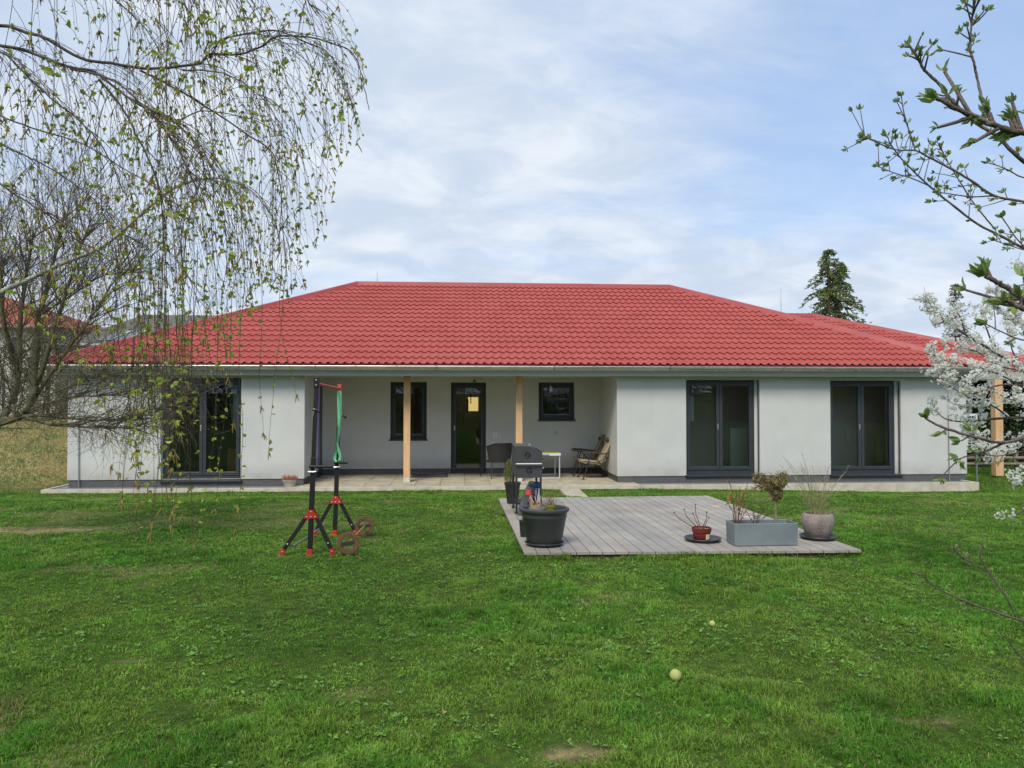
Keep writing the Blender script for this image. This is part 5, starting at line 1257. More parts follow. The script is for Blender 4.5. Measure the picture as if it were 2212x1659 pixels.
# ------------------------------------------------------------------ generic branching grower
def grow(T, p, d, length, r, level, up=.15, spread=.6, seg=6, kids=(3,5), tips=None, jit=.12, taper=.35, k=4, g=g, minr=.0015, shrink=(.45,.7)):
    pts = [np.array(p, float)]; d = np.array(d, float); d /= np.linalg.norm(d)
    for i in range(seg):
        d = d + np.array([g.gauss(0,jit), g.gauss(0,jit), g.gauss(0,jit)+up*.3]); d /= np.linalg.norm(d); pts.append(pts[-1]+d*length/seg)
    pa = np.array(pts); T.add(pa, r, max(minr*.7, r*taper), k if r > .006 else 3)
    if tips is not None: tips.append((pa, level))
    if level <= 0: return
    for j in range(g.randint(*kids)):
        t_ = g.uniform(.25, 1.0); i = min(int(t_*seg), seg-1); q = pa[i]+(pa[i+1]-pa[i])*(t_*seg-i)
        a = g.uniform(0,2*PI); o = np.cross(d, [math.cos(a), math.sin(a), .3]); o /= np.linalg.norm(o)+1e-9
        grow(T, q, d*(1-spread)+o*spread+np.array([0,0,up]), length*g.uniform(*shrink), max(minr, r*(1-t_*(1-taper))*.6), level-1, up, spread, max(3,seg-1), kids, tips, jit, taper, k, g, minr, shrink)

# ------------------------------------------------------------------ old shrub with mossy stems on the left
moss = mat('mossy_bark', (.075,.078,.034), .9, (.14,.135,.075), 7, .5, 50)
twig2 = mat('dark_shrub_twig', (.095,.08,.048), .85, (.14,.12,.07), 4)
SBp = Vector(P(-60, 960, 9.6)); SBp.z = gz1(SBp.x, 9.6)
shrub = thing('old_shrub', 'large bare multi stemmed shrub with mossy trunks at the left edge', 'shrub', SBp)
g2 = random.Random(21); T = Twigs(); T2 = Twigs(); tips = []
SBw = tuple(SBp)
bigs = [
 ([(-60,1020,9.6),(-40,960,9.6),(20,880,9.5),(40,800,9.5),(45,700,9.5),(60,600,9.6),(75,500,9.6)], .085, .02),
 ([(-60,1020,9.6),(-20,925,9.5),(60,885,9.4),(75,780,9.4),(85,680,9.4),(110,560,9.5),(135,460,9.5)], .09, .018),
 ([(60,885,9.4),(95,790,9.3),(120,700,9.3),(160,580,9.3),(190,490,9.3)], .05, .012),
 ([(75,860,9.4),(120,790,9.3),(170,720,9.2),(225,630,9.2),(270,560,9.2)], .035, .008),
 ([(-20,925,9.5),(60,898,9.3),(130,900,9.2),(220,905,9.1),(300,893,9.1),(345,872,9.1)], .03, .004),
 ([(100,855,9.3),(180,825,9.2),(260,803,9.1),(335,792,9.1)], .018, .004),
 ([(-60,1000,9.7),(-40,860,9.8),(-20,700,9.8),(10,560,9.8)], .08, .02),
 ([(60,885,9.4),(140,860,9.3),(230,850,9.2),(320,840,9.2)], .02, .004),
 ([(40,800,9.5),(10,700,9.2),(0,600,9.1),(-10,500,9.1)], .05, .012),
 ([(20,880,9.5),(90,915,9.1),(170,925,8.9),(240,930,8.9),(290,925,8.9)], .018, .004),
 ([(85,680,9.4),(150,640,9.5),(210,600,9.5),(290,590,9.5)], .018, .004),
]
for pts, r0, r1 in bigs:
    w_ = spline(W(pts), len(pts)*5); w_ += np.cumsum(rng.normal(size=w_.shape)*.006, axis=0)*np.linspace(0,1,len(w_))[:,None]; T.add(w_, r0*.72, r1*.6, 9)
    n = len(w_); cnt = int(np.linalg.norm(np.diff(w_, axis=0), axis=1).sum()*25)
    for k_ in range(cnt):
        i = int(n*(.22+.76*g2.random())); i = min(i, n-2); px, py, z = project(w_[i])
        if px < -120: continue
        tan = w_[i+1]-w_[i]; tan /= np.linalg.norm(tan); a = g2.uniform(0,2*PI)
        lo = py > 760
        grow(T2, w_[i], tan*.8+np.array([math.cos(a)+.3, math.sin(a), .15 if lo else .5])*.9, g2.uniform(.35,.85), g2.uniform(.004,.009), 2, .0 if lo else .16, .55, 6, (2,4), tips, .13, g=g2, minr=.0018)
T.build('trunks', moss, shrub, SBp); T2.build('twigs', twig2, shrub, SBp)
LV = Leaves()
for pa, lv in tips:
    if lv == 0:
        for j in range(1): 
            if g2.random() < .5: LV.add(pa[-1], np.array([g2.uniform(-1,1), g2.uniform(-1,1), .4]), g2.uniform(.012,.022), .5)
LV.build('buds', mat('olive_bud', (.14,.16,.05), .7, island=.3, transl=.2), shrub, SBp, 4, shape='quad')

# ------------------------------------------------------------------ apple tree, near on the right
barka = mat('apple_bark', (.075,.055,.048), .8, (.17,.135,.115), 16, .5, 120)
leafa = mat('apple_leaf', (.17,.27,.07), .55, (.28,.36,.13), 14, island=.3, transl=.35)
AT = Vector((3.35, 2.75, gz1(3.35,2.75)))
apple = thing('apple_tree', 'apple tree branches with opening green leaf buds reaching in from the right', 'tree', AT)
m = MB(); m.tube([(0,0,-.2),(.02,0,.5),(-.03,.03,1.2),(.02,.05,2.0),(0,.02,3.0),(.08,.1,3.8)], [.12,.10,.085,.065,.035,.008], 12); m.build('trunk', barka, apple, smooth=True)
# (points, r0, r1, leaf size, bud clusters)
E = 2700
ab = [
 ([(3050,700,2.5),(2600,430,2.2),(2260,300,2.0),(2212,288,2.0),(2152,272,2.0),(2112,254,2.0),(2060,232,2.0),(2025,212,2.0)], .013, .008, .036, 5),
 ([(3050,760,2.9),(2600,560,2.8),(2300,400,2.7),(2212,349,2.6),(2152,294,2.6),(2104,262,2.6),(2064,226,2.6),(2025,178,2.6),(1997,151,2.6),(1981,123,2.6),(1963,97,2.6)], .012, .005, .022, 7),
 ([(2152,272,2.0),(2128,238,2.1),(2112,175,2.2),(2104,135,2.2),(2096,107,2.2),(2098,59,2.2),(2102,20,2.2),(2104,-4,2.2)], .006, .0035, .02, 6),
 ([(3050,820,3.2),(2600,600,3.3),(2300,460,3.3),(2212,436,3.3),(2148,423,3.3),(2096,389,3.3),(2048,361,3.3),(2001,337,3.3),(1977,325,3.3),(1933,323,3.3),(1882,302,3.3),(1864,297,3.3)], .011, .003, .028, 8),
 ([(1977,325,3.3),(1970,300,3.3),(1961,274,3.3),(1952,240,3.3),(1947,208,3.3)], .0045, .003, .022, 2),
 ([(3050,900,3.3),(2600,720,3.4),(2300,570,3.5),(2212,536,3.5),(2167,512,3.5),(2112,484,3.5),(2064,448,3.5),(2025,417,3.5),(1985,381,3.5),(1949,345,3.5),(1925,313,3.5),(1917,294,3.5)], .012, .003, .026, 8),
 ([(2004,400,3.5),(1969,385,3.5),(1930,373,3.5),(1895,359,3.5)], .0045, .0028, .022, 4),
 ([(2151,497,3.5),(2120,460,3.5),(2096,428,3.5),(2064,377,3.5),(2045,345,3.5),(2032,317,3.5)], .0048, .0028, .022, 5),
 ([(2148,423,3.3),(2100,425,3.35),(2060,420,3.4),(2028,415,3.45)], .0045, .003, .02, 2),
 ([(3050,950,2.5),(2600,820,2.2),(2300,680,1.95),(2212,645,1.9),(2179,624,1.9),(2148,607,1.9),(2130,596,1.9)], .012, .008, .036, 3),
 ([(2300,680,1.95),(2212,668,1.85),(2190,655,1.85),(2172,650,1.85)], .010, .006, .034, 1),
 ([(3000,700,3.6),(2500,520,3.6),(2300,400,3.6),(2212,384,3.6),(2180,368,3.6),(2155,358,3.6),(2135,352,3.6)], .007, .003, .024, 3),
 ([(3000,1100,3.1),(2600,980,2.9),(2300,945,2.7),(2212,946,2.6),(2168,956,2.55),(2110,945,2.5),(2047,927,2.5),(2015,913,2.5),(1999,903,2.5)], .011, .0045, .033, 1),
 ([(2168,957,2.55),(2128,975,2.55),(2088,986,2.55),(2070,992,2.55)], .0055, .003, .030, 1),
 ([(2300,960,2.7),(2212,975,3.0),(2150,985,3.1),(2100,975,3.2)], .004, .002, .024, 1),
 ([(3000,1500,2.9),(2600,1440,2.6),(2300,1370,2.4),(2212,1343,2.3),(2164,1326,2.3),(2099,1304,2.3),(2031,1274,2.3),(1992,1244,2.3),(1979,1238,2.3)], .0065, .0022, .010, 7),
 ([(2190,1322,2.3),(2164,1274,2.3),(2134,1236,2.35),(2117,1201,2.35),(2123,1176,2.35)], .004, .002, .010, 4),
 ([(2134,1236,2.35),(2100,1214,2.35),(2078,1205,2.35),(2059,1180,2.35)], .003, .0018, .010, 3),
 ([(2400,1500,2.2),(2260,1460,2.2),(2212,1425,2.2),(2190,1400,2.2),(2172,1376,2.2)], .004, .002, .010, 2),
 ([(3000,640,3.2),(2500,640,3.2),(2300,560,3.2),(2230,545,3.2),(2180,530,3.2),(2150,520,3.2)], .006, .003, .024, 3),
 ([(3000,760,3.0),(2500,740,3.0),(2300,640,3.0),(2240,560,3.0),(2200,520,3.0),(2165,470,3.0)], .006, .003, .026, 3),
 ([(2500,740,3.0),(2300,740,3.0),(2212,735,3.0),(2160,715,3.0),(2130,700,3.0)], .007, .003, .034, 2),
]
g3 = random.Random(9); T = Twigs(); LV = Leaves(); LB = Leaves()
def cluster(p, d, s_, n):
    d = np.array(d)/np.linalg.norm(d)
    for i in range(n):
        a = g3.uniform(0,2*PI); o = np.array([math.cos(a), math.sin(a), g3.uniform(-.6,.6)]); LV.add(np.array(p)+o*.002, d*g3.uniform(.5,1.2)+o*.75+np.array([0,0,.25]), s_*1.35*g3.uniform(.6,1.15), .46)
for pts, r0, r1, ls, nb in ab:
    wp = [q for q, s_ in zip(W(pts), pts) if s_[0] < 2450]
    if pts[0][0] > 2450: wp = [(AT.x, AT.y, min(2.9, max(.7, wp[0][2]-.15)))] + wp; wp = bridge(wp)
    w_ = spline(wp, len(wp)*6); rr = np.linspace(r0, r1, len(w_)) * (1+.10*np.abs(rng.normal(size=len(w_)))); w_ += rng.normal(size=w_.shape)*r1*.12
    T.add(w_, rr*.7, None, 8)
    cluster(w_[-1], w_[-1]-w_[-4], ls, 7)
    n = len(w_); i0 = int(n*.3)
    for j in range(nb*3):
        i = g3.randint(i0, n-2); px, py, z = project(w_[i])
        if px > 2330: continue
        tan = w_[i+1]-w_[i]; tan /= np.linalg.norm(tan); a = g3.uniform(0,2*PI); o = np.cross(tan, [math.cos(a), math.sin(a), .2]); o /= np.linalg.norm(o); o += tan*.5+np.array([0,0,.4]); L_ = g3.uniform(.006,.045) if g3.random() < .75 else g3.uniform(.05,.12)
        if ls < .015: L_ = g3.uniform(.004,.012)
        e = w_[i]+o*L_; T.add([w_[i], (w_[i]+e)/2+rng.normal(size=3)*.002, e], r1*.8, r1*.55, 5); cluster(e, o, ls*g3.uniform(.6,1), g3.randint(4,7))
T.build('branches', barka, apple, AT); LV.build('leaves', leafa, apple, AT, 6)

# ------------------------------------------------------------------ cherry tree in blossom
barkc = mat('cherry_bark', (.060,.042,.036), .8, (.11,.08,.065), 12, .3, 80)
petal = mat('white_petal', (.84,.85,.78), .7, (.88,.88,.85), 30, island=.04, transl=.5)
gleaf = mat('young_cherry_leaf', (.17,.20,.05), .6, (.22,.14,.06), 8, island=.3, transl=.35)
CTp = Vector(P(2480, 1000, 6.4)); CTp.z = gz1(CTp.x, CTp.y)
cherry = thing('cherry_tree', 'cherry tree covered in white blossom at the right edge', 'tree', CTp)
hub = (2480, 980, 6.4)
cb = [
 [hub,(2360,900,6.3),(2212,802,6.2),(2150,762,6.2),(2085,722,6.1),(2042,692,6.1),(2012,662,6.1),(1999,636,6.1)],
 [(2300,860,6.2),(2212,832,6.1),(2140,802,6.0),(2080,786,6.0),(2030,776,6.0),(2004,752,6.0)],
 [(2212,832,6.1),(2160,832,6.0),(2100,850,6.0),(2060,840,6.0),(2035,818,6.0),(2018,797,6.0)],
 [hub,(2300,905,6.3),(2180,903,6.2),(2118,908,6.2),(2079,911,6.2),(2039,903,6.2),(2013,874,6.2)],
 [hub,(2300,985,6.3),(2212,958,6.3),(2160,975,6.2),(2120,958,6.2),(2090,930,6.2)],
 [hub,(2380,860,6.4),(2300,760,6.4),(2212,702,6.4),(2180,690,6.4),(2150,660,6.4),(2130,650,6.4)],
 [(2300,760,6.4),(2250,690,6.4),(2205,655,6.4),(2165,640,6.3),(2140,628,6.3)],
 [(2150,762,6.2),(2132,712,6.2),(2120,680,6.2),(2126,652,6.2)],
 [(2085,722,6.1),(2076,690,6.1),(2062,665,6.1),(2052,655,6.1)],
 [(2212,802,6.2),(2190,765,6.2),(2180,730,6.2),(2172,700,6.2)],
 [(2140,802,6.0),(2110,815,5.9),(2080,835,5.9),(2090,860,5.9)],
 [hub,(2330,1000,6.2),(2240,1010,6.1),(2200,1025,6.1),(2188,1042,6.1)],
 [(2180,903,6.2),(2150,880,6.1),(2120,870,6.1),(2090,880,6.1),(2050,868,6.1)],
 [(2300,860,6.2),(2230,870,6.0),(2180,862,6.0),(2130,835,6.0)],
 [(2160,975,6.2),(2140,985,6.2),(2130,992,6.2)],
 [hub,(2300,1080,6.0),(2240,1090,5.9),(2203,1096,5.9)],
 [(2240,1090,5.9),(2190,1112,5.9),(2160,1110,5.9)],
 [(2212,702,6.4),(2225,640,6.4),(2220,590,6.4),(2200,560,6.4)],
 [(2042,692,6.1),(2025,700,6.0),(2008,690,6.0)],
 [(2212,802,6.2),(2160,790,6.4),(2110,760,6.5),(2070,750,6.5),(2040,740,6.5)],
 [(2300,905,6.3),(2240,880,6.3),(2200,850,6.4),(2170,800,6.5),(2140,760,6.5)],
]
g4 = random.Random(33); T = Twigs(); PT = Leaves(); LV = Leaves()
m = MB(); m.tube([(0,0,-.2),(.03,0,.5),(0,.05,1.2),(.03,.05,2.2)], [.10,.085,.07,.03], 10); m.build('trunk', barkc, cherry, smooth=True)
def blossom(c, rad, n):
    for i in range(n):
        v = np.array([g4.gauss(0,1), g4.gauss(0,1), g4.gauss(0,1)]); v /= np.linalg.norm(v)+1e-9; p = c + v*rad*g4.random()**.4
        for j in range(5):            # five petals round a small cup
            a = 2*PI*j/5+g4.random(); u = np.cross(v, [.3,.5,.8]); u /= np.linalg.norm(u)+1e-9; w2 = np.cross(v, u); PT.add(p, u*math.cos(a)+w2*math.sin(a)+v*.5, .0165, .95)
for ci, pts in enumerate(cb):
    wp = W(pts)
    if pts[0] == hub: wp = bridge([(CTp.x, CTp.y, CTp.z+1.15)] + wp[1:])
    w_ = spline(wp, len(wp)*5); r0 = .022 if ci in (0,3,4,5) else .008; T.add(w_, r0, .0025, 6); n = len(w_); L_ = np.linalg.norm(np.diff(w_, axis=0), axis=1).sum()
    dens = 1.0 if ci < 11 else .75
    for j in range(int(L_*34*dens)):
        i = g4.randint(int(n*.2), n-1); px, py, z = project(w_[i])
        if px > 2290: continue
        if ci in (11,15,16) and g4.random() < .45: continue
        if ci == 3 and px < 2100 and g4.random() < .6: continue
        o = np.array([g4.uniform(-1,1), g4.uniform(-1,1), g4.uniform(-.8,1.2)])*g4.uniform(.01,.06); c = w_[i]+o
        blossom(c, g4.uniform(.02,.042), g4.randint(5,11))
        if g4.random() < .35:
            T.add([w_[i], c], .002, .0012, 3)
            for _ in range(2): LV.add(c, o+np.array([0,0,.02]), g4.uniform(.018,.03), .45)
    if g4.random() < .8:
        e = w_[-1]; T.add([e, e+np.array([g4.uniform(-.03,.03),0,.07])], .002, .001, 3)
    for j in range(int(L_*4.5)):        # side spurs full of flowers
        i = g4.randint(int(n*.3), n-2); px, py, z = project(w_[i])
        if px > 2290 or ci in (3,11,15,16): continue
        a = g4.uniform(0,2*PI); d = np.array([math.cos(a)-.2, math.sin(a), g4.uniform(-.1,.9)]); d /= np.linalg.norm(d); ln = g4.uniform(.08,.26); e = w_[i]+d*ln; T.add([w_[i], w_[i]+d*ln*.5+rng.normal(size=3)*.01, e], .003, .0015, 4)
        for q in range(int(ln*34)): blossom(w_[i]+d*ln*g4.random()+rng.normal(size=3)*.015, g4.uniform(.016,.03), g4.randint(3,6))
T.build('branches', barkc, cherry, CTp); PT.build('blossom', petal, cherry, CTp, 8, curl=-.15, shape='quad'); LV.build('leaves', gleaf, cherry, CTp, 9)

# ------------------------------------------------------------------ conifers
needle = mat('cypress_green', (.12,.18,.05), .8, (.22,.26,.09), 1.3, island=.4, transl=.2)
needle2 = mat('spruce_green', (.07,.09,.05), .8, (.13,.13,.08), 1.5, island=.35, transl=.15)
barkd = mat('conifer_bark', (.10,.075,.055), .9, (.16,.12,.09), 8)
def conifer(name, label, base, height, rad, nbr, needlem, seed, zmin=0.0, droop=.5, spr=9, leaf=.17, top2=None):
    g5 = random.Random(seed); t = thing(name, label, 'tree', base); T = Twigs(); LV = Leaves()
    tops = [(0,0,height,1.0)] + ([top2] if top2 else [])
    for (ox, oy, hh, fr) in tops:
        T.add([(ox*.2,oy,0),(ox*.6,oy,hh*.4),(ox,oy,hh*.75),(ox,oy,hh)], np.array([.16,.12,.06,.012]), None, 8)
        for i in range(int(nbr*fr)):
            k = g5.random(); z = hh*(zmin+(1-zmin)*(1-(1-k)**1.25) * .985); rel = (hh-z)/(hh*(1-zmin)); R0 = rad*(rel**.8)*g5.uniform(.6,1.12)+.05
            a = g5.uniform(0,2*PI); up = g5.uniform(.1,.35); n = 7; pts = []
            for j in range(n+1):
                s_ = j/n; pts.append((ox+math.cos(a)*R0*s_, oy+math.sin(a)*R0*s_, z+R0*(up*s_-droop*s_*s_)))
            pa = np.array(pts); T.add(pa, .02*rel+.006, .004, 4)
            for j in range(int(spr*(2+R0*4))):
                s_ = g5.random()**.7; q = np.array([np.interp(s_, np.linspace(0,1,n+1), pa[:,c_]) for c_ in range(3)])
                sd = np.array([math.cos(a+g5.choice((-1,1))*g5.uniform(.4,1.2)), math.sin(a+g5.uniform(-1,1)), g5.uniform(-1.1,.1)]); sz = leaf*g5.uniform(.5,1.2)
                LV.add(q+rng.normal(size=3)*.03, sd, sz, .26)
    T.build('trunk', barkd, t); LV.build('foliage', needlem, t, (0,0,0), seed, curl=.3); return t
cbx = P(1793, 863, 36.0); cz = Z(1790, 556, 36.0)
conifer('cypress_tree', 'tall dark evergreen with two tops rising behind the right end of the roof', (cbx.x, 36.0, .3), cz-.3+.45, 2.2, 120, needle, 4, .42, .65, 7, .19, (.75,.4,(cz-.3)*.985,.8))
# thin, nearly bare spruce top behind the cherry
sbx = P(2067, 863, 27.0); szp = Z(2067, 612, 27.0)
conifer('spruce_tree', 'thin pointed spruce top standing behind the white cherry blossom', (sbx.x, 27.0, -.4), szp+.4, 1.0, 190, needle2, 6, .35, .0, 3, .10)
# dark evergreen hedge beyond the carport
def hedge(name, label, x0, x1, y, h, depth, z0, mm, n, seed, cat='hedge', leaf=.12):
    g5 = random.Random(seed); t = thing(name, label, cat, ((x0+x1)/2, y, z0)); cx = (x0+x1)/2; T = Twigs(); LV = Leaves()
    for i in range(int((x1-x0)/.6)+2):
        x_ = g5.uniform(x0,x1)-cx; T.add([(x_,g5.uniform(-.2,.2),0),(x_+.1,0,h*.5),(x_+g5.uniform(-.3,.3),0,h*.9)], .05, .012, 5)
    for i in range(n):
        x_ = g5.uniform(x0,x1); hh = h*(.85+.28*float(vnoise(x_, 0, .8, seed))); z = hh*g5.random()**.85; fr = math.sqrt(g5.random()); y_ = (depth/2)*fr*g5.choice((-1,-1,1))*(1-.35*(z/hh)**3)
        LV.add((x_-cx, y_, z), np.array([g5.uniform(-1,1), g5.uniform(-1,.3), g5.uniform(-.8,.8)]), leaf*g5.uniform(.5,1.3), .45)
    T.build('trunks', barkd, t); LV.build('foliage', mm, t, (0,0,0), seed, shape='quad'); return t
darkh = mat('dark_hedge_green', (.022,.032,.012), .85, (.055,.07,.022), 1.2, island=.4, transl=.1)
hx0, hx1 = P(2085, 900, 24).x, P(2420, 900, 24).x
hedge('evergreen_hedge', 'dark evergreen hedge standing behind the carport post', hx0, hx1, 24.2, 3.6, 1.6, -.6, darkh, 24000, 17)
# low rails by the carport post
m = MB(); o = P(2160, 1012, 21.5)
for z in (-.30,-.12): m.tube([(XR+.6, 21.4, z), (XR+4.5, 21.4, z-.02)], .045, 8)
for x_ in (XR+.8, XR+2.4, XR+4.2): m.box(x_-.04, x_+.04, 21.45, 21.53, -.7, 0)
r_ = m.build('wooden_rails', mat('weathered_rail', (.25,.20,.15), .85, (.18,.14,.10), 6), None); tag(r_, 'low weathered wooden rails behind the carport post', 'fence')

# ------------------------------------------------------------------ neighbouring buildings on the left
def hip_house(name, label, x0, x1, y0, y1, z0, ze, zr, wallm, roofm, over=.4, hip=True, win=()):
    t = thing(name, label, 'house', ((x0+x1)/2, y0, z0)); o = Vector(t.location); m = MB(); m.box(x0-o.x, x1-o.x, 0, y1-y0, 0, ze-z0); w_ = m.build('wall', wallm, t)
    a, b, c, d = x0-over-o.x, x1+over-o.x, -over, y1-y0+over; ym_ = (c+d)/2; hd = (d-c)/2 if hip is True else hip; ez, rz_ = ze-z0-.1, zr-z0
    m = MB(); m.add([(a,c,ez),(b,c,ez),(b,d,ez),(a,d,ez),(a+hd,ym_,rz_),(b-hd,ym_,rz_)], [(0,1,5,4),(1,2,5),(2,3,4,5),(3,0,4),(3,2,1,0)]); r_ = m.build('roof', roofm, t)
    m = MB(); m.tube([(a,c-.05,ez),(b,c-.05,ez)], .06, 8); m.build('gutter', zinc, t, smooth=True)
    for (u0,u1,v0,v1) in win:
        m = MB(); m.box(u0-o.x, u1-o.x, -.03, -.002, v0-z0, v1-z0); f_ = m.build('window', white, t); m = MB(); m.box(u0-o.x+.07, u1-o.x-.07, -.04, -.031, v0-z0+.07, v1-z0-.07); m.build('pane', mat('far_pane', (.04,.05,.06), .1), f_)
    return t
def rooftile_mat(name, c, c2, sc_=7):
    m = mat(name, c, .7, c2, 5, 0); nt = m.node_tree; N = nt.nodes.new; L = nt.links.new; b = [n for n in nt.nodes if n.type == 'BSDF_PRINCIPLED'][0]
    tc = N('ShaderNodeTexCoord'); w1_ = N('ShaderNodeTexWave'); w1_.bands_direction = 'Z'; w1_.inputs['Scale'].default_value = sc_; w1_.wave_profile = 'SAW'; w2_ = N('ShaderNodeTexWave'); w2_.bands_direction = 'X'; w2_.inputs['Scale'].default_value = 2.0
    L(tc.outputs['Object'], w1_.inputs[0]); L(tc.outputs['Object'], w2_.inputs[0]); ad = N('ShaderNodeMath'); L(w1_.outputs['Fac'], ad.inputs[0]); L(w2_.outputs['Fac'], ad.inputs[1])
    bp = N('ShaderNodeBump'); bp.inputs['Strength'].default_value = .8; bp.inputs['Distance'].default_value = .05; L(ad.outputs[0], bp.inputs['Height']); L(bp.outputs[0], b.inputs['Normal']); return m
oran = rooftile_mat('orange_red_tiles', (.33,.07,.04), (.42,.10,.06)); greyt = rooftile_mat('grey_brown_tiles', (.10,.095,.085), (.17,.16,.14), 9)
palew = mat('pale_house_render', (.42,.44,.43), .9, (.5,.5,.48), 1); darkw = mat('brown_boards', (.10,.07,.05), .9, (.15,.11,.08), 3, stretch=(1,1,12))
Yn = 37.0; xr = X(128, Yn-.4); ze = Z(100, 703, Yn); zr = Z(22, 644, Yn+6)
hip_house('neighbour_house', 'pale neighbour house with an orange red hipped roof behind the old shrub', xr-15, xr-.4, Yn, Yn+11, .5, ze, zr, palew, oran, win=((X(20,Yn),X(45,Yn),Z(30,765,Yn),Z(30,725,Yn)),(X(70,Yn),X(92,Yn),Z(80,765,Yn),Z(80,725,Yn))))
Yg = 33.0; gx0_ = X(148, Yg); 
gh = hip_house('neighbour_house', 'long neighbour house with a grey tiled roof and solar panels beyond the red roof', gx0_, X(760, Yg), Yg, Yg+9, .3, Z(300,742,Yg), Z(300,680,Yg+4.5), palew, greyt, hip=1.6)
o = Vector(gh.location); ezg = Z(300,742,Yg)-.1-o.z; slg = (Z(300,680,Yg+4.5)-o.z-ezg)/4.9
for i in range(4):
    x0 = X(205+i*32, Yg)-o.x; x1 = x0+ .55; m = MB(); ya, yb = .1, 1.7; za = ezg+slg*(ya+.4)+.06; zb2 = ezg+slg*(yb+.4)+.06
    m.add([(x0,ya,za),(x1,ya,za),(x1+.35,yb,zb2),(x0+.35,yb,zb2),(x0,ya,za-.05),(x1,ya,za-.05),(x1+.35,yb,zb2-.05),(x0+.35,yb,zb2-.05)], [(0,1,2,3),(0,4,5,1),(1,5,6,2),(2,6,7,3),(3,7,4,0)]); m.build('solar_panel', mat('solar_glass', (.06,.07,.10), .15, (.08,.09,.12), 3), gh)
    m = MB(); m.beam((x1+.02,ya,za+.02),(x1+.37,yb,zb2+.02), .05, .04); m.build('panel_rail', white, gh)
# low shrubs at the top of the dry bank
for i, (px, Y, h_, wd) in enumerate(((10,26.5,3.1,3.4),(85,27.5,2.9,2.6),(140,29.5,2.6,2.4))):
    c = P(px, 880, Y); lab = ('dark bush at the top of the dry bank, nearest the picture edge', 'middle dark bush at the top of the dry bank', 'dark bush above the dry bank just left of the house corner')[i]
    hedge('bush', lab, c.x-wd/2, c.x+wd/2, Y, h_, 1.6, gz1(c.x,Y)-.1, mat('bush_olive', (.10,.095,.045), .9, (.17,.15,.085), 2, island=.4, transl=.1), 3500, 40+i, 'bush', .10)
# what stands behind the photographer and shows only as reflections in the glass
hedge('garden_hedge', 'tall dark hedge behind the lawn facing the house', -34, 16, -13, 7.5, 1.8, -.1, darkh, 30000, 51, 'hedge', .28)
sh = thing('board_shed', 'long brown board shed behind the lawn facing the house', 'shed', (26, -13, 0))
m = MB(); m.box(-8,8,-4,0,0,3.0); m.build('wall', rooftile_mat('shed_boards', (.16,.11,.08), (.22,.16,.12), 4), sh)
m = MB(); m.add([(-8.4,-4.4,3.02),(8.4,-4.4,3.02),(8.4,.4,3.02),(-8.4,.4,3.02),(-8.4,-2,3.9),(8.4,-2,3.9)], [(3,2,5,4),(1,0,4,5),(0,3,4),(2,1,5),(0,1,2,3)]); m.build('roof', greyt, sh)
hedge('garden_hedge', 'second tall dark hedge further along behind the lawn', 36, 70, -15, 6, 1.8, -.1, darkh, 9000, 52, 'hedge', .35)

bc = copy_tree(cherry); bc.location = (14.5, -5.5, 0.0); bc.scale = (2.2, 2.2, 1.7); bc['label'] = 'white blossoming tree behind the lawn, reflected in the large windows'
# ------------------------------------------------------------------ grass blades and lawn weeds
def excluded(x, y):
    e = (y > KERB_Y-.01) & (x > kxl) & (x < kxr)
    # deck quad (front and back edges are nearly parallel to x)
    t_ = (y-DK[3].y)/(DK[0].y-DK[3].y); xl = DK[3].x+(DK[0].x-DK[3].x)*t_; xr_ = DK[2].x+(DK[1].x-DK[2].x)*t_
    e |= (t_ > .0) & (t_ < 1.0) & (x > xl+.0) & (x < xr_)
    q0 = min(p.y for p in q_slab); q1 = max(p.y for p in q_slab); k_ = (y-q0)/(q1-q0)
    e |= (k_ > 0) & (k_ < 1) & (x > q_slab[3].x*(1-k_)+q_slab[0].x*k_) & (x < q_slab[2].x*(1-k_)+q_slab[1].x*k_)
    return e
q_slab = [G(1209,1057.5,-.33), G(1251,1057.5,-.33), G(1270,1075,-.155), G(1224,1075,-.155)]
def sample(n, y0, y1, power=1.0, seed=1, margin=.25):
    g = np.random.default_rng(seed); u = g.random(n)
    # area density falls off with distance as y**-power
    e = 2-power; y = (y0**e + u*(y1**e-y0**e))**(1/e)
    s_ = g.random(n); xl = y*math.tan(-math.atan(CX/FPX)+YAW)-margin; xr_ = y*math.tan(math.atan(CX/FPX)+YAW)+margin; x = xl+s_*(xr_-xl); return x, y, g
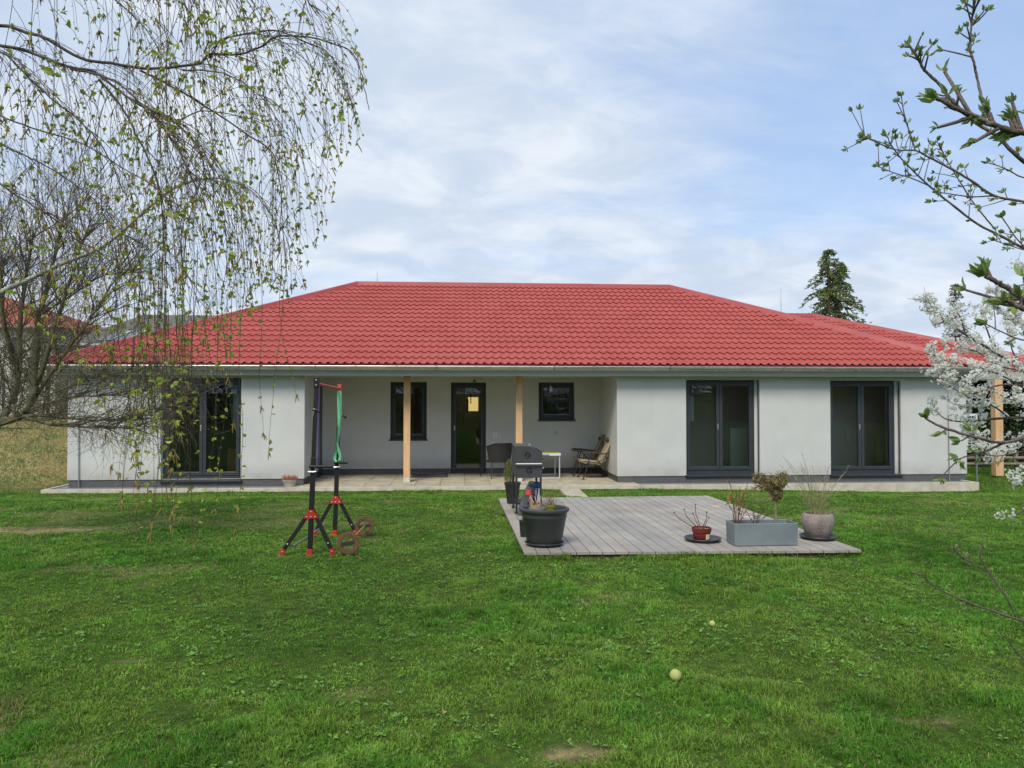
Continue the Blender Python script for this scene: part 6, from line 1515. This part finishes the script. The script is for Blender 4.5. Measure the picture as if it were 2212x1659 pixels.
def blades(name, x, y, g, h, w, parent=None, cfun=None, lean=.5, label=None, tuft=0):
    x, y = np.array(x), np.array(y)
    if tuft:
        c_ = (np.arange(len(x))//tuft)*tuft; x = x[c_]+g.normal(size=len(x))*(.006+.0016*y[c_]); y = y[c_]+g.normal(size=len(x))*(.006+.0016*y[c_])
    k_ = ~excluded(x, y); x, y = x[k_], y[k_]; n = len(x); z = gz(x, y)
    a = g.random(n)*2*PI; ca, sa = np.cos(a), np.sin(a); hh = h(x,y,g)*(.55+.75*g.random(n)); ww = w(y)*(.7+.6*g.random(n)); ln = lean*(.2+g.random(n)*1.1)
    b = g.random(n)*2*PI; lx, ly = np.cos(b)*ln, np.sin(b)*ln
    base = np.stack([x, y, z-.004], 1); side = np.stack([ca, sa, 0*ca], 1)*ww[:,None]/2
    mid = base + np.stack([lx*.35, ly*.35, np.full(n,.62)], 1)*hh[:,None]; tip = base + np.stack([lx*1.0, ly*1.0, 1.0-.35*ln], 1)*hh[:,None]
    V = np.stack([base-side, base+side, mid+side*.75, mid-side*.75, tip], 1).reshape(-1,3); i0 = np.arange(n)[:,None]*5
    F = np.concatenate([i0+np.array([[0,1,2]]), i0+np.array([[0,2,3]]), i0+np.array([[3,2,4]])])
    c = cfun(x, y, g); C = np.repeat(c, 5, axis=0); C[0::5] *= .7; C[1::5] *= .7  # blade feet tinted darker: shade between the blades put into the colour
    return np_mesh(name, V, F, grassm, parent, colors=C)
grassm = tint_mat('grass_blade', .55, .45, .35)
def gcol(x, y, g):
    dry, lush, hill = lawn_masks(x, y); n = len(x)
    A = np.array([.175,.365,.040]); B = np.array([.110,.300,.028]); Cc = np.array([.275,.405,.062]); S_ = np.array([.42,.36,.17])
    pch = sstep((vnoise(x, y, 1.1, 31)*.5+vnoise(x,y,.3,32)*.5-.40)/.25)[:,None]
    c = A*(1-lush[:,None]*.8)+B*lush[:,None]*.8; c = c*(1-pch*.55)+Cc*pch*.55
    m_ = (g.random(n)[:,None] < (dry[:,None]*.7+.05)); c = np.where(m_, S_, c); c = c*(.58+.84*g.random(n))[:,None]*(.76+.48*vnoise(x, y, .11, 34))[:,None]*(.80+.4*vnoise(x, y, .5, 35))[:,None]
    return c
def hfun(x, y, g):
    dry, lush, hill = lawn_masks(x, y); return .030*(.70+.75*lush)*(1-.5*dry)*(.55+.95*vnoise(x, y, .14, 33)**1.3)
MULT = 1.3
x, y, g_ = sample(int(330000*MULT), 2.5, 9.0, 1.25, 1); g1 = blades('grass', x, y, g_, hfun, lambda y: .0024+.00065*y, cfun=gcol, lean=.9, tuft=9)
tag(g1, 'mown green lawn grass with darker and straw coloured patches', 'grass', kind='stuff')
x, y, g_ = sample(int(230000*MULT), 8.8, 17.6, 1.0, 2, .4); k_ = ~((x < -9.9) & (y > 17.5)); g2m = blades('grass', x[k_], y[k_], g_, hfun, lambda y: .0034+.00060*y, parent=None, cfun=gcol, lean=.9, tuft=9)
# the lawn outside the camera's reach on both sides, sparse
def side_sample(n, seed):
    g = np.random.default_rng(seed); return g.uniform(-14, 15, n), g.uniform(.8, 17.4, n), g
x, y, g_ = side_sample(60000, 3); xr_ = y*math.tan(math.atan(CX/FPX)+YAW)+.3; xl = y*math.tan(-math.atan(CX/FPX)+YAW)-.3; k_ = (x < xl) | (x > xr_) | (y < 2.5)
g3m = blades('grass', x[k_], y[k_], g_, lambda a,b,c: .04+0*a, lambda y: .012+0*y, cfun=gcol, lean=.7)
# right of the house, further back
g_ = np.random.default_rng(8); n = 26000; x = g_.uniform(kxr, 22, n); y = g_.uniform(KERB_Y-.2, 24, n)
g4m = blades('grass', x, y, g_, lambda a,b,c: .05+0*a, lambda y: .012+0*y, cfun=gcol, lean=.7)
# long untrimmed tufts round the deck edge
g_ = np.random.default_rng(5); n = 5200; t_ = g_.random(n); wh = g_.random(n) < .62
x = np.where(wh, DK[3].x+(DK[2].x-DK[3].x)*t_, np.where(g_.random(n) < .6, DK[3].x+(DK[0].x-DK[3].x)*t_-.03, DK[2].x+(DK[1].x-DK[2].x)*t_+.02)); y = np.where(wh, DK[3].y-.012-np.abs(g_.normal(size=n))*.05, DK[3].y+(DK[0].y-DK[3].y)*t_)
x += g_.normal(size=n)*.02; y -= .01; cl = vnoise(x, y, .22, 44) > .38; x, y = x[cl], y[cl]
g5m = blades('grass', x, y, g_, lambda a,b,c: .055+.05*vnoise(a,b,.3,45), lambda y: .0075+0*y, cfun=lambda a,b,c: gcol(a,b,c)*.9, lean=1.0)
for o_ in (g2m, g3m, g4m, g5m): o_.parent = None
lab = ['mown lawn grass between the deck and the house', 'thin grass at the sides of the garden', 'rough grass beside the right end of the house', 'long untrimmed grass tufts round the deck edge']
for o_, l_ in zip((g2m, g3m, g4m, g5m), lab): tag(o_, l_, 'grass', kind='stuff')
# broad leaved weeds: rosettes of dandelion, plantain and clover
weedm = tint_mat('weed_leaf', .5, .25, .4)
x, y, g_ = sample(16000, 2.5, 12.0, 1.3, 12); dens = .55*vnoise(x, y, .55, 51)+.45*vnoise(x, y, 1.9, 52); right = .07*sstep((x+1.0)/2.5)
k_ = (dens+right+g_.normal(size=len(x))*.12 > .56) & ~excluded(x, y); x, y = x[k_], y[k_]; n = len(x); z = gz(x, y); nl = 6
cx = np.repeat(x, nl); cy = np.repeat(y, nl); cz_ = np.repeat(z, nl)+.006; a = g_.random(n*nl)*2*PI; r0 = g_.random(n*nl)*.01
ln = (.010+.020*g_.random(n*nl)**1.5)*np.repeat(.6+.8*g_.random(n), nl); up = .15+.85*g_.random(n*nl)
d = np.stack([np.cos(a), np.sin(a), up], 1); d /= np.linalg.norm(d, axis=1)[:,None]; s_ = np.stack([-np.sin(a), np.cos(a), g_.normal(size=n*nl)*.2], 1)*(ln*(.12+.16*g_.random(n*nl)))[:,None]
p0 = np.stack([cx+np.cos(a)*r0, cy+np.sin(a)*r0, cz_+.012*g_.random(n*nl)], 1); dn = np.array([[0,0,1.]])*(ln*.25)[:,None]
V = np.stack([p0, p0+d*(ln*.4)[:,None]+s_, p0+d*(ln*.8)[:,None]+s_*.8-dn*.4, p0+d*ln[:,None]-dn, p0+d*(ln*.8)[:,None]-s_*.8-dn*.4, p0+d*(ln*.4)[:,None]-s_], 1).reshape(-1,3)
i0 = np.arange(n*nl)[:,None]*6; F = np.concatenate([i0+np.array([[0,1,2,3]]), i0+np.array([[0,3,4,5]])])
cc = np.where(g_.random(n)[:,None] < .5, np.array([.14,.30,.06]), np.array([.17,.34,.045]))*(.75+.6*g_.random(n))[:,None]; C = np.repeat(np.repeat(cc, nl, axis=0), 6, axis=0)
wo = np_mesh('lawn_weeds', V, F, weedm, colors=C); tag(wo, 'broad leaved weeds and clover growing in patches through the lawn', 'weeds', kind='stuff')
# dry mown grass on the bank left of the house
g_ = np.random.default_rng(15); n = 42000; x = g_.uniform(-17, -9.2, n); y = g_.uniform(17.2, 27, n); k_ = g_.random(n) < sstep((-9.2-x)/.8)*sstep((y-17.0)/1.5)+.15; x, y = x[k_], y[k_]
def hcol(x, y, g): 
    n = len(x); t_ = sstep((vnoise(x, y, .8, 61)*.6+vnoise(x,y,.25,62)*.4-.35)/.3)[:,None]; c = np.array([.44,.39,.17])*t_+np.array([.16,.26,.06])*(1-t_); return c*(.7+.6*g.random(n))[:,None]
hb = blades('dry_grass', x, y, g_, lambda a,b,c: .07+0*a, lambda y: .014+0*y, cfun=hcol, lean=1.5); tag(hb, 'straw coloured dry grass on the bank left of the house', 'grass', kind='stuff')
for i, o_ in enumerate(sorted([o for o in bpy.data.objects if o.name.startswith('grass')], key=lambda o: o.name)): pass
